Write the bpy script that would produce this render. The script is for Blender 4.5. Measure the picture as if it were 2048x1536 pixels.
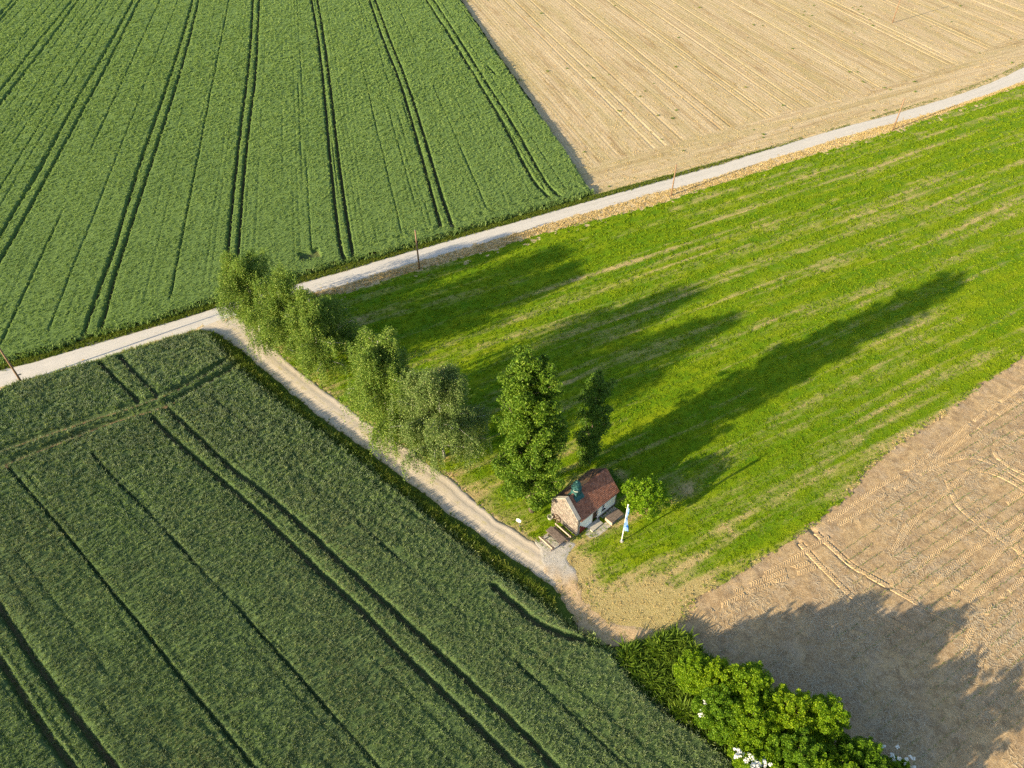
import bpy, bmesh, math, random
import numpy as np
from mathutils import Vector, Matrix

for o in list(bpy.data.objects):
    bpy.data.objects.remove(o, do_unlink=True)
S = bpy.context.scene
C = S.collection
R = math.radians
random.seed(7)
rng = np.random.default_rng(11)

# ------------------------------------------------------------------ camera
cam = bpy.data.objects.new('camera', bpy.data.cameras.new('camera'))
C.objects.link(cam)
cam.location = (0, 0, 56)
cam.rotation_euler = (R(90 - 44), 0, 0)
cam.data.sensor_width = 36
cam.data.lens = 36 * 1450 / 2048
cam.data.clip_start = 0.5
cam.data.clip_end = 5000
S.camera = cam
S.render.resolution_x, S.render.resolution_y = 1024, 768

# ------------------------------------------------------------------ light
SUN_AZ, SUN_EL = 33.4, 16.0          # light travels towards SUN_AZ
w = bpy.data.worlds.new('World')
S.world = w
w.use_nodes = True
nt = w.node_tree
bg = nt.nodes['Background']
sky = nt.nodes.new('ShaderNodeTexSky')
sky.sky_type = 'NISHITA'
sky.sun_disc = False
sky.sun_elevation = R(SUN_EL)
sky.sun_rotation = R(90 - (SUN_AZ + 180))
sky.air_density = 1.0
sky.dust_density = 1.0
nt.links.new(sky.outputs[0], bg.inputs[0])
bg.inputs[1].default_value = 0.11
sd = bpy.data.lights.new('sun', 'SUN')
sd.energy = 5.0
sd.angle = R(0.5)
sd.color = (1.0, 0.85, 0.58)
sun = bpy.data.objects.new('sun', sd)
C.objects.link(sun)
sun.location = (-60, -40, 60)
sun.rotation_euler = Vector((math.cos(R(SUN_AZ)) * math.cos(R(SUN_EL)), math.sin(R(SUN_AZ)) * math.cos(R(SUN_EL)), -math.sin(R(SUN_EL)))).to_track_quat('-Z', 'Y').to_euler()
S.view_settings.view_transform = 'Standard'
S.view_settings.look = 'None'
S.view_settings.gamma = 1
S.view_settings.use_curve_mapping = False
S.view_settings.exposure = 1.4
S.cycles.use_denoising = False
S.cycles.max_bounces = 5
S.cycles.diffuse_bounces = 3
S.cycles.transmission_bounces = 4
S.cycles.transparent_max_bounces = 4

# ------------------------------------------------------------------ surveyed plan, metres
P = {
    'road_up': [(-58, 60.1), (-53.5, 62.4), (-49, 65), (-44.1, 67.5), (-39.1, 70.3), (-36.4, 72.1), (-27.1, 77.1), (-21.2, 80), (-16.6, 82.8), (-9.9, 86.2), (-2.9, 90), (4.5, 93.8), (12.1, 97.9), (21.5, 102.8), (28.1, 106.2), (35.2, 110), (41.7, 113.9), (49.1, 117.8), (58.3, 123), (67.7, 127.5), (77.8, 133), (86, 137.7), (95.2, 143.8), (104, 150.6)],
    'road_lo': [(-56.6, 57.4), (-53.3, 59), (-47.7, 62), (-43.1, 64.7), (-40, 66.3), (-35.1, 69.1), (-25.8, 74.4), (-21.1, 76.9), (-16.2, 79.7), (-9.7, 83.2), (-2.9, 86.7), (4.4, 90.8), (11.9, 94.6), (21, 99.6), (27.5, 102.3), (34.3, 106.2), (41.6, 110.5), (48.4, 114.1), (54.7, 117.8), (66.3, 123.9), (75.9, 128.4), (84, 133.2), (92.5, 138.2), (100.2, 143.2)],
    'track_l': [(-37.9, 67.5), (-35.8, 67.1), (-33.5, 65.4), (-30.8, 63.1), (-28.3, 60.5), (-25.9, 58.4), (-23.2, 55.7), (-20.5, 53.3), (-16.8, 50.2), (-12.7, 46.7), (-10.3, 44.5), (-7.3, 41.9), (-4.3, 39.3), (-1.1, 36.6), (0.7, 35.2), (2.4, 33.8), (3.7, 32.9)],
    'track_r': [(-34.2, 70.4), (-31.4, 67.8), (-28.5, 64.6), (-24.5, 60.3), (-22.2, 58.2), (-19.9, 56.2), (-16.1, 52.8), (-12, 49.5), (-9.8, 47.7), (-7.7, 45.9), (-5.7, 44.4), (-3.5, 41.6), (-1.1, 39.5), (0.7, 38.5), (1.8, 37.4), (3.4, 36.3), (4.9, 35.2)],
    'plaza': [(1.6, 37.6), (2.8, 38.5), (3.8, 39.3), (5.3, 37.8), (6.4, 37.6), (6.8, 37.9), (6.6, 37.2), (5.7, 36.5), (4.7, 35.9), (5.5, 35), (7.2, 33.2), (8.8, 32), (11.6, 30.4), (12.6, 28.8), (10.4, 27.8), (8.3, 27.4), (6.8, 28.1), (5.6, 29.5), (4.9, 31.3), (3.5, 33), (2.5, 34.5)],
    'crop1': [(-58.5, 61.2), (-53.9, 63.3), (-50.4, 65.7), (-44.4, 68.4), (-39.5, 71.5), (-37, 73), (-28.3, 77.8), (-23.5, 80.6), (-16.7, 83.5), (-10, 87.3), (-3, 91.2), (4.5, 95.2), (9.9, 97.9), (12.3, 99.6), (8.8, 114.2), (3.4, 133.3), (-4.7, 163.2), (-12.8, 194.1)],
    'tan': [(13.1, 99.7), (16.7, 101.6), (21.6, 103.8), (28.3, 107.2), (35.4, 111.1), (41.9, 114.8), (49.4, 118.7), (58.6, 124), (68, 128.6), (78.4, 134.5), (86.9, 139.6), (96.3, 146), (105.1, 152.9)],
    'meadow_top': [(-26.8, 73.3), (-24.5, 74.3), (-20.8, 75), (-16, 77.9), (-9.6, 81.3), (-2.8, 84.6), (4.3, 88.7), (11.8, 92.2), (20.6, 96.1), (28.4, 100.8), (37.3, 105.5), (50.4, 113), (56, 115.9), (66.3, 121.3), (83.6, 132.2), (99.5, 141.9)],
    'meadow_right': [(59.2, 62.4), (51.8, 57.4), (45.3, 52.5), (39.7, 49), (35.6, 46), (33.5, 43.6), (31.8, 42.1), (28.6, 39.5), (24.1, 36.5), (19.9, 34), (16, 31.8), (15.1, 30.4), (14.3, 29.3), (12.6, 28.8)],
    'crop2': [(-56.1, 56.4), (-55.3, 57.4), (-53.1, 58.5), (-47.5, 61.4), (-44.6, 63.1), (-39.8, 65.8), (-37.7, 66.6), (-36, 66.2), (-34, 64.2), (-31.9, 61.5), (-27.4, 57.2), (-22.6, 53), (-16.4, 48), (-12.7, 44.5), (-9.2, 41.5), (-5.7, 38.2), (-3.3, 36), (-1.1, 34), (0.5, 33), (2, 31.8), (3.6, 30.3), (5.2, 28.9), (6.8, 27.9), (8.1, 26.9), (9.6, 24.3), (11.9, 22), (13.9, 20.6), (16.4, 18.3)],
    'a1': [(-50.8, 48.3), (-47.9, 50.1), (-43.8, 52.4), (-41.6, 53.5), (-39.5, 54.7), (-37.3, 56.2), (-34.2, 59.1), (-32.6, 61.4)],
    'a2': [(-47.1, 48.3), (-43.2, 51), (-40.6, 52.5), (-38.4, 53.5), (-36.7, 54.4), (-34.8, 56.6), (-31.4, 60.2)],
    'c1': [(-47.3, 61.4), (-44.6, 58.7), (-42.1, 56.4), (-40.3, 54.9)],
    'c2': [(-45, 62), (-42.6, 59.5), (-40.4, 57.4), (-38.7, 55.9)],
    'b1': [(-37.9, 52.4), (-34.5, 49.2), (-29.6, 45.1), (-25.9, 42.1), (-21.3, 38.1), (-17.4, 34.5), (-15.7, 33), (-12.8, 30.5), (-9.5, 27.3), (-6.3, 24.3), (-3.5, 21.8), (-1.5, 19.9), (0.2, 18.3)],
    'b2': [(-36.6, 53.5), (-32.5, 49.9), (-28.1, 45.8), (-23.2, 42.1), (-18, 37.6), (-16.5, 36.1), (-12.5, 32.6), (-8.6, 29.1), (-5, 25.8), (-2.1, 23.1), (0.5, 20.8), (2.9, 18.3)],
    'd1': [(-43.1, 30.8), (-40, 28), (-36.7, 25.1), (-32.9, 21.8), (-28.8, 18.5)],
    'd2': [(-40.8, 26.3), (-37.2, 23.1), (-34.3, 20.5), (-31.5, 18.3)],
    'e1': [(-45.5, 42.1), (-40.2, 37.6), (-34.3, 32.3), (-29.7, 28.3), (-25.7, 24.6), (-22.4, 21.7), (-18.9, 18.6)],
    'e2': [(-42, 47.3), (-38.9, 44.4), (-35.8, 41.9), (-31.7, 38.3), (-27.3, 34.3), (-24.1, 31.6), (-20.4, 28.2), (-16.9, 25), (-13.8, 22.1), (-11.8, 20.3), (-9.8, 18.4)],
    'e3': [(-32.6, 55.6), (-27.8, 51.1), (-24.1, 47.8), (-16.4, 41.2), (-12.6, 37.6), (-8.8, 34.1), (-6.2, 31.8), (-3.7, 29.6)],
    'e4': [(0.3, 25.8), (3.1, 23.1), (5.6, 20.6), (8, 18.3)],
    'h1': [(-1.6, 32.6), (0.2, 30.8), (1.9, 29.2), (3.8, 28.2), (6, 27.6)],
    'h2': [(-0.4, 34), (1.7, 31.9), (3.4, 30.5), (5, 29.2), (6.3, 28)],
    'T2L': [(-107.4, 194.1), (-101.7, 161.8), (-96.6, 136)],
    'T2R': [(-106.1, 194.1), (-98.8, 158.6), (-94, 131.1)],
    'T3L': [(-92.7, 194.1), (-84.8, 156.1), (-79.9, 129.2), (-75.1, 107.6), (-72.5, 92.3), (-71.2, 86)],
    'T3R': [(-91.2, 194.1), (-83, 156.1), (-77.1, 126.4), (-73, 105.4), (-69.8, 88.8), (-68.6, 82.1)],
    'T4L': [(-78.2, 194.1), (-69.3, 154.9), (-63.4, 126.4), (-59.8, 108.3), (-56.2, 92.3), (-53.9, 82.1), (-53.1, 77.5), (-51.6, 69.6), (-50.8, 66.2)],
    'T4R': [(-76.8, 194.1), (-67.1, 152.5), (-60.9, 122.8), (-57.4, 105.4), (-54.5, 91.2), (-52.6, 82.1), (-51.7, 77.5), (-49.6, 68.9), (-49.3, 67.2)],
    'T5L': [(-63.6, 194.1), (-54.2, 154.9), (-48.2, 126.4), (-43.8, 106.1), (-39.4, 86.6)],
    'T5R': [(-62.1, 194.1), (-50.1, 143.3), (-46.6, 125.5), (-42.3, 105.4), (-37.6, 84.9)],
    'T6L': [(-49.4, 194.1), (-43.4, 170.7), (-36.2, 140.1), (-30.2, 112.9), (-25.8, 93.6), (-23.1, 82.8), (-22.5, 81.9)],
    'T6R': [(-47.9, 194.1), (-40.4, 163.8), (-33.1, 132), (-28.5, 111.3), (-24.3, 93.6), (-21.4, 82.1)],
    'T7L': [(-35.2, 194.1), (-28.4, 166.5), (-21.8, 142.3), (-16.6, 119.4), (-12.4, 99.9), (-10.2, 90)],
    'T7R': [(-33.8, 194.1), (-26.9, 166.5), (-19.9, 140.1), (-14.5, 116.1), (-10.7, 98.6), (-9, 91.8), (-8.5, 89.9)],
    'T8L': [(-21.4, 194.1), (-12.9, 164.7), (-6.2, 140.3), (-1.2, 121.8), (2.1, 107.3), (3.6, 101.7), (5.7, 97.7)],
    'T8R': [(-19.6, 194.1), (-11.3, 164.7), (-4.7, 140.3), (0.5, 121.8), (4.1, 106.5), (5.5, 101.2), (7.2, 98.2)],
    'T1L': [(-122, 194.1), (-119, 180.3)],
    'T1R': [(-120.8, 194.1), (-117, 176.2)],
}
TRACKS = [
    (0.46, [(35.1, 37.0), (35.9, 38.2), (38.7, 40.8), (41.7, 42.7), (43.3, 44.2), (45.4, 45.7), (47.0, 45.7), (48.8, 44.4), (50.5, 41.5)]),
    (0.46, [(50.1, 44.4), (49.1, 45.7), (48.0, 46.7), (46.3, 47.6), (43.5, 46.9), (39.5, 44.9), (34.9, 42.1), (30.2, 39.1)]),
    (0.46, [(42.5, 44.4), (42.3, 42.9), (42.2, 41.3), (43.1, 39.7), (43.8, 38.6), (45.8, 36.1)]),
    (0.46, [(55.2, 50.4), (51.5, 50.4), (49.4, 49.3), (48.7, 47.6), (49.3, 46.3), (50.7, 45.1)]),
    (0.46, [(56.8, 57.7), (50.9, 53.9), (44.7, 49.5), (39.9, 46.1), (34.9, 43.3), (29.9, 39.8), (26.2, 37.5)]),
    (0.46, [(55.7, 55.7), (51.5, 53.2), (46.3, 49.5), (41.7, 46.5)]),
    (0.46, [(49.2, 42.9), (46.5, 41.3), (42.3, 38.8), (38.2, 36.3), (35.3, 34.3)]),
    (0.46, [(48.0, 40.4), (45.3, 38.8), (41.2, 36.3), (38.1, 34.3), (36.0, 32.7)]),
    (0.46, [(47.0, 38.4), (44.2, 36.7), (41.9, 34.8), (38.9, 32.9), (36.9, 31.6)]),
    (0.46, [(46.2, 36.1), (44.1, 34.8), (41.0, 32.9), (38.8, 31.2)]),
    (0.46, [(40.4, 41.9), (37.8, 40.0), (36.1, 38.8), (35.1, 37.3), (34.0, 36.3)]),
    (0.46, [(27.5, 38.9), (28.8, 36.8), (30.0, 34.8), (31.8, 33.4), (33.5, 32.0), (35.1, 30.6), (37.2, 29.1)]),
    (0.46, [(26.1, 37.2), (26.9, 35.5), (28.2, 33.2), (29.1, 31.7), (31.1, 30.0), (33.0, 28.6)]),
    (0.46, [(21.6, 33.8), (25.8, 36.1), (28.9, 37.9)]),
    (0.46, [(19.1, 32.4), (22.2, 33.7), (26.3, 35.3)]),
    (0.46, [(16.7, 30.6), (19.8, 32.1), (23.7, 33.7), (26.8, 34.8)]),
    (0.46, [(44.6, 33.7), (40.9, 31.2), (37.9, 29.1), (36.0, 26.4)]),
    (0.46, [(45.2, 32.9), (41.7, 30.6), (38.9, 28.4), (37.0, 25.7)]),
    (0.46, [(49.2, 40.6), (45.6, 37.9), (45.4, 35.3), (46.3, 33.7)]),
]
RUT1 = [(27.5, 38.9), (28.8, 36.8), (30.0, 34.8), (31.8, 33.4), (33.5, 32.0)]
RUT2 = [(26.1, 37.2), (26.9, 35.5), (28.2, 33.2), (29.1, 31.7)]

# ------------------------------------------------------------------ helpers
def tag(o, label=None, cat=None, group=None, kind=None):
    if label: o['label'] = label
    if cat: o['category'] = cat
    if group: o['group'] = group
    if kind: o['kind'] = kind
    return o

def empty(name, loc=(0, 0, 0), rz=0):
    o = bpy.data.objects.new(name, None)
    C.objects.link(o)
    o.location = loc
    o.rotation_euler = (0, 0, rz)
    o.empty_display_size = 0.3
    return o

def mk(name, V, F, mat=None, parent=None, smooth=False, link=True, attrs=None):
    """fast mesh from arrays; F is one (n,k) array or a list of them"""
    me = bpy.data.meshes.new(name)
    V = np.asarray(V, np.float32)
    Fs = F if isinstance(F, list) else [F]
    Fs = [np.asarray(f, np.int32) for f in Fs if len(f)]
    me.vertices.add(len(V))
    me.vertices.foreach_set('co', V.ravel())
    if Fs:
        idx = np.concatenate([f.ravel() for f in Fs])
        tot = np.concatenate([np.full(len(f), f.shape[1], np.int32) for f in Fs])
        st = np.concatenate([[0], np.cumsum(tot)[:-1]]).astype(np.int32)
        me.loops.add(len(idx))
        me.loops.foreach_set('vertex_index', idx)
        me.polygons.add(len(tot))
        me.polygons.foreach_set('loop_start', st)
        me.polygons.foreach_set('loop_total', tot)
        me.polygons.foreach_set('use_smooth', np.full(len(tot), smooth))
    for k, (ty, a) in (attrs or {}).items():
        at = me.attributes.new(k, ty, 'POINT')
        at.data.foreach_set('value', np.asarray(a).astype(np.int32 if ty == 'INT' else np.float32))
    me.update(calc_edges=True)
    me.validate()
    if mat: me.materials.append(mat)
    o = bpy.data.objects.new(name, me)
    if link: C.objects.link(o)
    if parent: o.parent = parent
    return o

class MB:
    """collects boxes, tubes, lathes, planks into one mesh"""
    def __init__(s): s.v = []; s.f = []
    def add(s, vs, fs):
        b = len(s.v); s.v += [tuple(v) for v in vs]; s.f += [tuple(i + b for i in f) for f in fs]; return s
    def box(s, x0, y0, z0, x1, y1, z1, M=None, bev=0.0):
        bm = bmesh.new(); bmesh.ops.create_cube(bm, size=1)
        for v in bm.verts:
            v.co = Vector(((x0 + x1) / 2 + v.co.x * (x1 - x0), (y0 + y1) / 2 + v.co.y * (y1 - y0), (z0 + z1) / 2 + v.co.z * (z1 - z0)))
        if bev: bmesh.ops.bevel(bm, geom=bm.edges[:], offset=bev, segments=1, affect='EDGES')
        if M is not None: bm.transform(M)
        bm.verts.index_update()
        s.add([v.co[:] for v in bm.verts], [[v.index for v in f.verts] for f in bm.faces]); bm.free(); return s
    def tube(s, pts, rad, n=8, cap=True):
        pts = [Vector(p) for p in pts]; m = len(pts)
        rad = rad if hasattr(rad, '__len__') else [rad] * m
        vs, fs = [], []
        ref = Vector((0.31, 0.77, 0.55)).normalized()
        for i, p in enumerate(pts):
            t = (pts[min(i + 1, m - 1)] - pts[max(i - 1, 0)]).normalized()
            a = t.cross(ref)
            if a.length < 1e-3: a = t.cross(Vector((1, 0, 0)))
            a.normalize(); b = t.cross(a)
            for k in range(n):
                q = 2 * math.pi * k / n
                vs.append(p + (a * math.cos(q) + b * math.sin(q)) * rad[i])
        for i in range(m - 1):
            for k in range(n):
                fs.append((i * n + k, i * n + (k + 1) % n, (i + 1) * n + (k + 1) % n, (i + 1) * n + k))
        if cap: fs += [tuple(range(n - 1, -1, -1)), tuple((m - 1) * n + k for k in range(n))]
        return s.add(vs, fs)
    def lathe(s, prof, n=16, c=(0, 0, 0), oct_=False):
        vs, fs = [], []
        for r, z in prof:
            for k in range(n):
                q = 2 * math.pi * (k + .5) / n
                vs.append((c[0] + r * math.cos(q), c[1] + r * math.sin(q), c[2] + z))
        for i in range(len(prof) - 1):
            for k in range(n):
                fs.append((i * n + k, i * n + (k + 1) % n, (i + 1) * n + (k + 1) % n, (i + 1) * n + k))
        fs += [tuple(range(n - 1, -1, -1)), tuple((len(prof) - 1) * n + k for k in range(n))]
        return s.add(vs, fs)
    def prism(s, poly, d0, d1, ax):
        """poly in the plane of the two axes other than ax, extruded d0..d1"""
        n = len(poly); vs = []
        for d in (d0, d1):
            for a, b in poly:
                vs.append({0: (d, a, b), 1: (a, d, b), 2: (a, b, d)}[ax])
        fs = [tuple(range(n)), tuple(range(2 * n - 1, n - 1, -1))] + [(i, n + i, n + (i + 1) % n, (i + 1) % n) for i in range(n)]
        return s.add(vs, fs)
    def build(s, name, mat, parent=None, smooth=False):
        me = bpy.data.meshes.new(name)
        me.from_pydata(s.v, [], s.f); me.validate()
        bm = bmesh.new(); bm.from_mesh(me); bmesh.ops.recalc_face_normals(bm, faces=bm.faces[:]); bm.to_mesh(me); bm.free()
        if smooth:
            for p in me.polygons: p.use_smooth = True
        me.materials.append(mat)
        o = bpy.data.objects.new(name, me); C.objects.link(o)
        if parent: o.parent = parent
        return o

# ---- numpy noise
_T = np.random.default_rng(5).random((256, 256)).astype(np.float32)
def vn(x, y):
    xi = np.floor(x).astype(np.int64); yi = np.floor(y).astype(np.int64)
    fx = (x - xi); fy = (y - yi)
    fx = fx * fx * (3 - 2 * fx); fy = fy * fy * (3 - 2 * fy)
    a = _T[xi & 255, yi & 255]; b = _T[(xi + 1) & 255, yi & 255]
    c = _T[xi & 255, (yi + 1) & 255]; d = _T[(xi + 1) & 255, (yi + 1) & 255]
    return (a * (1 - fx) + b * fx) * (1 - fy) + (c * (1 - fx) + d * fx) * fy
def fbm(x, y, s=1.0, o=3, seed=0):
    x = np.asarray(x) / s + seed * 17.3; y = np.asarray(y) / s + seed * 9.1
    t = 0; a = 1; n = 0
    for i in range(o):
        t = t + a * vn(x, y); n += a; a *= .5; x = x * 2.03 + 5.2; y = y * 2.03 + 1.7
    return t / n
def inpoly(x, y, poly):
    p = np.asarray(poly); r = np.zeros(x.shape, bool)
    for i in range(len(p)):
        x0, y0 = p[i]; x1, y1 = p[(i + 1) % len(p)]
        if y0 == y1: continue
        c = ((y0 > y) != (y1 > y)) & (x < (x1 - x0) * (y - y0) / (y1 - y0) + x0)
        r ^= c
    return r
def pdist(x, y, line):
    d = np.full(x.shape, 1e9)
    for (x0, y0), (x1, y1) in zip(line[:-1], line[1:]):
        dx, dy = x1 - x0, y1 - y0; l = dx * dx + dy * dy
        if l == 0: continue
        t = np.clip(((x - x0) * dx + (y - y0) * dy) / l, 0, 1)
        d = np.minimum(d, (x - x0 - t * dx) ** 2 + (y - y0 - t * dy) ** 2)
    return np.sqrt(d)
def inview(x, y, m=10):
    """in the camera's ground footprint plus a margin of m metres (and more behind)"""
    hw = (y * math.cos(R(44)) + 56 * math.sin(R(44))) * 1024 / 1450
    return (np.abs(x) < hw + m) & (y > 18.2 - m) & (y < 195 + m)
def smooth(line, n=3):
    p = [np.array(q, float) for q in line]
    for _ in range(n):
        q = [p[0]]
        for a, b in zip(p[:-1], p[1:]): q += [a * .75 + b * .25, a * .25 + b * .75]
        q.append(p[-1]); p = q
    return np.array(p)
def resample(line, n):
    p = np.asarray(line, float); s = np.concatenate([[0], np.cumsum(np.hypot(*np.diff(p, axis=0).T))])
    t = np.linspace(0, s[-1], n)
    return np.stack([np.interp(t, s, p[:, 0]), np.interp(t, s, p[:, 1])], 1)
def extend(line, a=0, b=0):
    p = [np.array(q, float) for q in line]
    if a: d = p[0] - p[1]; p.insert(0, p[0] + d / np.linalg.norm(d) * a)
    if b: d = p[-1] - p[-2]; p.append(p[-1] + d / np.linalg.norm(d) * b)
    return [tuple(q) for q in p]
def sstep(a, b, x):
    t = np.clip((x - a) / (b - a), 0, 1); return t * t * (3 - 2 * t)
def grid(poly, du, dv, ang=0, rag=0.0, rs=1.0, m=10):
    """rotated grid clipped to poly; returns xy (n,2), quads, (u,v)"""
    p = np.asarray(poly); c, s = math.cos(ang), math.sin(ang)
    u = p[:, 0] * c + p[:, 1] * s; v = -p[:, 0] * s + p[:, 1] * c
    us = np.arange(u.min() - du, u.max() + du, du); vs = np.arange(v.min() - dv, v.max() + dv, dv)
    U, Vv = np.meshgrid(us, vs, indexing='ij')
    X = U * c - Vv * s; Y = U * s + Vv * c
    jx = (fbm(X, Y, rs, 2, 3) - .5) * 2 * rag; jy = (fbm(X, Y, rs, 2, 4) - .5) * 2 * rag
    ok = inpoly(X + jx, Y + jy, poly) & inview(X, Y, m)
    f = ok[:-1, :-1] & ok[1:, :-1] & ok[1:, 1:] & ok[:-1, 1:]
    ids = np.arange(U.size).reshape(U.shape)
    q = np.stack([ids[:-1, :-1][f], ids[1:, :-1][f], ids[1:, 1:][f], ids[:-1, 1:][f]], 1)
    used = np.unique(q); mp = np.zeros(U.size, np.int64); mp[used] = np.arange(len(used))
    return X.ravel()[used], Y.ravel()[used], mp[q], U.ravel()[used], Vv.ravel()[used]

# ------------------------------------------------------------------ materials
def nmat(name):
    m = bpy.data.materials.new(name); m.use_nodes = True
    m.node_tree.nodes['Principled BSDF'].inputs['Specular IOR Level'].default_value = .1
    return m, m.node_tree, m.node_tree.nodes, m.node_tree.nodes['Principled BSDF']
def N(nt, t, **kw):
    n = nt.nodes.new(t)
    for k, v in kw.items():
        if k.startswith('i_'):
            n.inputs[int(k[2:]) if k[2:].isdigit() else k[2:]].default_value = v
        else: setattr(n, k, v)
    return n
def col(c): return (c[0], c[1], c[2], 1)
def ramp(nt, fac, stops, interp='LINEAR'):
    r = nt.nodes.new('ShaderNodeValToRGB'); cr = r.color_ramp; cr.interpolation = interp
    while len(cr.elements) < len(stops): cr.elements.new(0.5)
    for e, (p, c) in zip(cr.elements, stops): e.position = p; e.color = col(c)
    nt.links.new(fac, r.inputs[0]); return r.outputs[0]
def noise(nt, scale, detail=4, rough=.55, vec=None, out=0, stretch=None, rz=0):
    n = N(nt, 'ShaderNodeTexNoise'); n.inputs['Scale'].default_value = scale; n.inputs['Detail'].default_value = detail; n.inputs['Roughness'].default_value = rough
    g = nt.nodes.new('ShaderNodeNewGeometry'); v = g.outputs['Position'] if vec is None else vec
    if stretch or rz:
        mp = N(nt, 'ShaderNodeMapping'); mp.inputs['Rotation'].default_value = (0, 0, -rz)
        mp2 = N(nt, 'ShaderNodeMapping'); mp2.inputs['Scale'].default_value = stretch or (1, 1, 1)
        nt.links.new(v, mp.inputs[0]); nt.links.new(mp.outputs[0], mp2.inputs[0]); v = mp2.outputs[0]
    nt.links.new(v, n.inputs['Vector']); return n.outputs[out]
def mix(nt, fac, a, b, mode='MIX'):
    m = N(nt, 'ShaderNodeMix', data_type='RGBA', blend_type=mode)
    for s, x in ((m.inputs[0], fac), (m.inputs[6], a), (m.inputs[7], b)):
        if isinstance(x, (int, float)): s.default_value = x
        elif isinstance(x, tuple): s.default_value = col(x)
        else: nt.links.new(x, s)
    return m.outputs[2]
def math_(nt, op, a, b=None, c=None, clamp=False):
    m = N(nt, 'ShaderNodeMath', operation=op, use_clamp=clamp)
    for i, x in enumerate((a, b, c)):
        if x is None: continue
        if isinstance(x, (int, float)): m.inputs[i].default_value = x
        else: nt.links.new(x, m.inputs[i])
    return m.outputs[0]
def attr(nt, name): return N(nt, 'ShaderNodeAttribute', attribute_name=name).outputs['Fac']
def bump(nt, bs, h, dist=.05, st=1.0):
    b = N(nt, 'ShaderNodeBump'); b.inputs['Strength'].default_value = st; b.inputs['Distance'].default_value = dist
    nt.links.new(h, b.inputs['Height']); nt.links.new(b.outputs[0], bs.inputs['Normal'])
def setcol(nt, bs, c): nt.links.new(c, bs.inputs['Base Color'])

def leafmat(name, stops, trans=.35, rough=.55, island=True, tcol=None, patch=None):
    """foliage: colour varies leaf by leaf, light passes through"""
    m, nt, nd, bs = nmat(name)
    g = N(nt, 'ShaderNodeNewGeometry')
    oi = N(nt, 'ShaderNodeObjectInfo')
    if island == 'both':
        f = math_(nt, 'ADD', math_(nt, 'MULTIPLY', g.outputs['Random Per Island'], .5), math_(nt, 'MULTIPLY', oi.outputs['Random'], .5))
    else: f = g.outputs['Random Per Island'] if island else oi.outputs['Random']
    c = ramp(nt, f, stops)
    if patch:
        n = noise(nt, patch[0], 3)
        c = mix(nt, ramp(nt, n, [(.35, (0, 0, 0)), (.65, (1, 1, 1))]), c, mix(nt, 1.0, c, patch[1], 'MULTIPLY'))
    setcol(nt, bs, c)
    bs.inputs['Roughness'].default_value = rough
    bs.inputs['Specular IOR Level'].default_value = .15
    tr = N(nt, 'ShaderNodeBsdfTranslucent'); nt.links.new(mix(nt, 1.0, c, tcol or (1.15, 1.2, .6), 'MULTIPLY'), tr.inputs[0])
    ms = N(nt, 'ShaderNodeMixShader'); ms.inputs[0].default_value = trans
    nt.links.new(bs.outputs[0], ms.inputs[1]); nt.links.new(tr.outputs[0], ms.inputs[2])
    nt.links.new(ms.outputs[0], nd['Material Output'].inputs[0]); return m
def simple(name, c1, c2, scale=3, rough=.8, b=0, bs_=30, stretch=None):
    m, nt, nd, bs = nmat(name)
    n = noise(nt, scale, 4, vec=N(nt, 'ShaderNodeTexCoord').outputs['Object'], stretch=stretch)
    setcol(nt, bs, ramp(nt, n, [(.3, c1), (.7, c2)])); bs.inputs['Roughness'].default_value = rough
    if b: bump(nt, bs, noise(nt, bs_, 3, vec=N(nt, 'ShaderNodeTexCoord').outputs['Object'], stretch=stretch), b)
    return m

# ------------------------------------------------------------------ scattering of uncountable plants
def scatter(name, pts, rz, sc, vi, sources, parent=None, tilt=None):
    o = mk(name, pts, np.zeros((0, 3), int), parent=parent, attrs={'rz': ('FLOAT', rz), 'sc': ('FLOAT', sc), 'vi': ('INT', vi)})
    coll = bpy.data.collections.new(name + '_source')
    for s in sources: coll.objects.link(s)
    g = bpy.data.node_groups.new(name, 'GeometryNodeTree')
    g.interface.new_socket('Geometry', in_out='INPUT', socket_type='NodeSocketGeometry')
    g.interface.new_socket('Geometry', in_out='OUTPUT', socket_type='NodeSocketGeometry')
    gi = g.nodes.new('NodeGroupInput'); go = g.nodes.new('NodeGroupOutput')
    ip = g.nodes.new('GeometryNodeInstanceOnPoints'); ci = g.nodes.new('GeometryNodeCollectionInfo')
    ci.inputs['Collection'].default_value = coll; ci.inputs['Separate Children'].default_value = True; ci.inputs['Reset Children'].default_value = True
    def na(n, t):
        a = g.nodes.new('GeometryNodeInputNamedAttribute'); a.data_type = t; a.inputs['Name'].default_value = n
        return next(s for s in a.outputs if s.enabled and s.name == 'Attribute')
    cx = g.nodes.new('ShaderNodeCombineXYZ')
    L = g.links.new
    L(na('rz', 'FLOAT'), cx.inputs[2]); L(gi.outputs[0], ip.inputs['Points']); L(ci.outputs[0], ip.inputs['Instance'])
    ip.inputs['Pick Instance'].default_value = True
    L(na('vi', 'INT'), ip.inputs['Instance Index'])
    L(cx.outputs[0], ip.inputs['Rotation']); L(na('sc', 'FLOAT'), ip.inputs['Scale'])
    L(ip.outputs[0], go.inputs[0])
    md = o.modifiers.new('scatter', 'NODES'); md.node_group = g
    o['kind'] = 'stuff'
    return o

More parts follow.
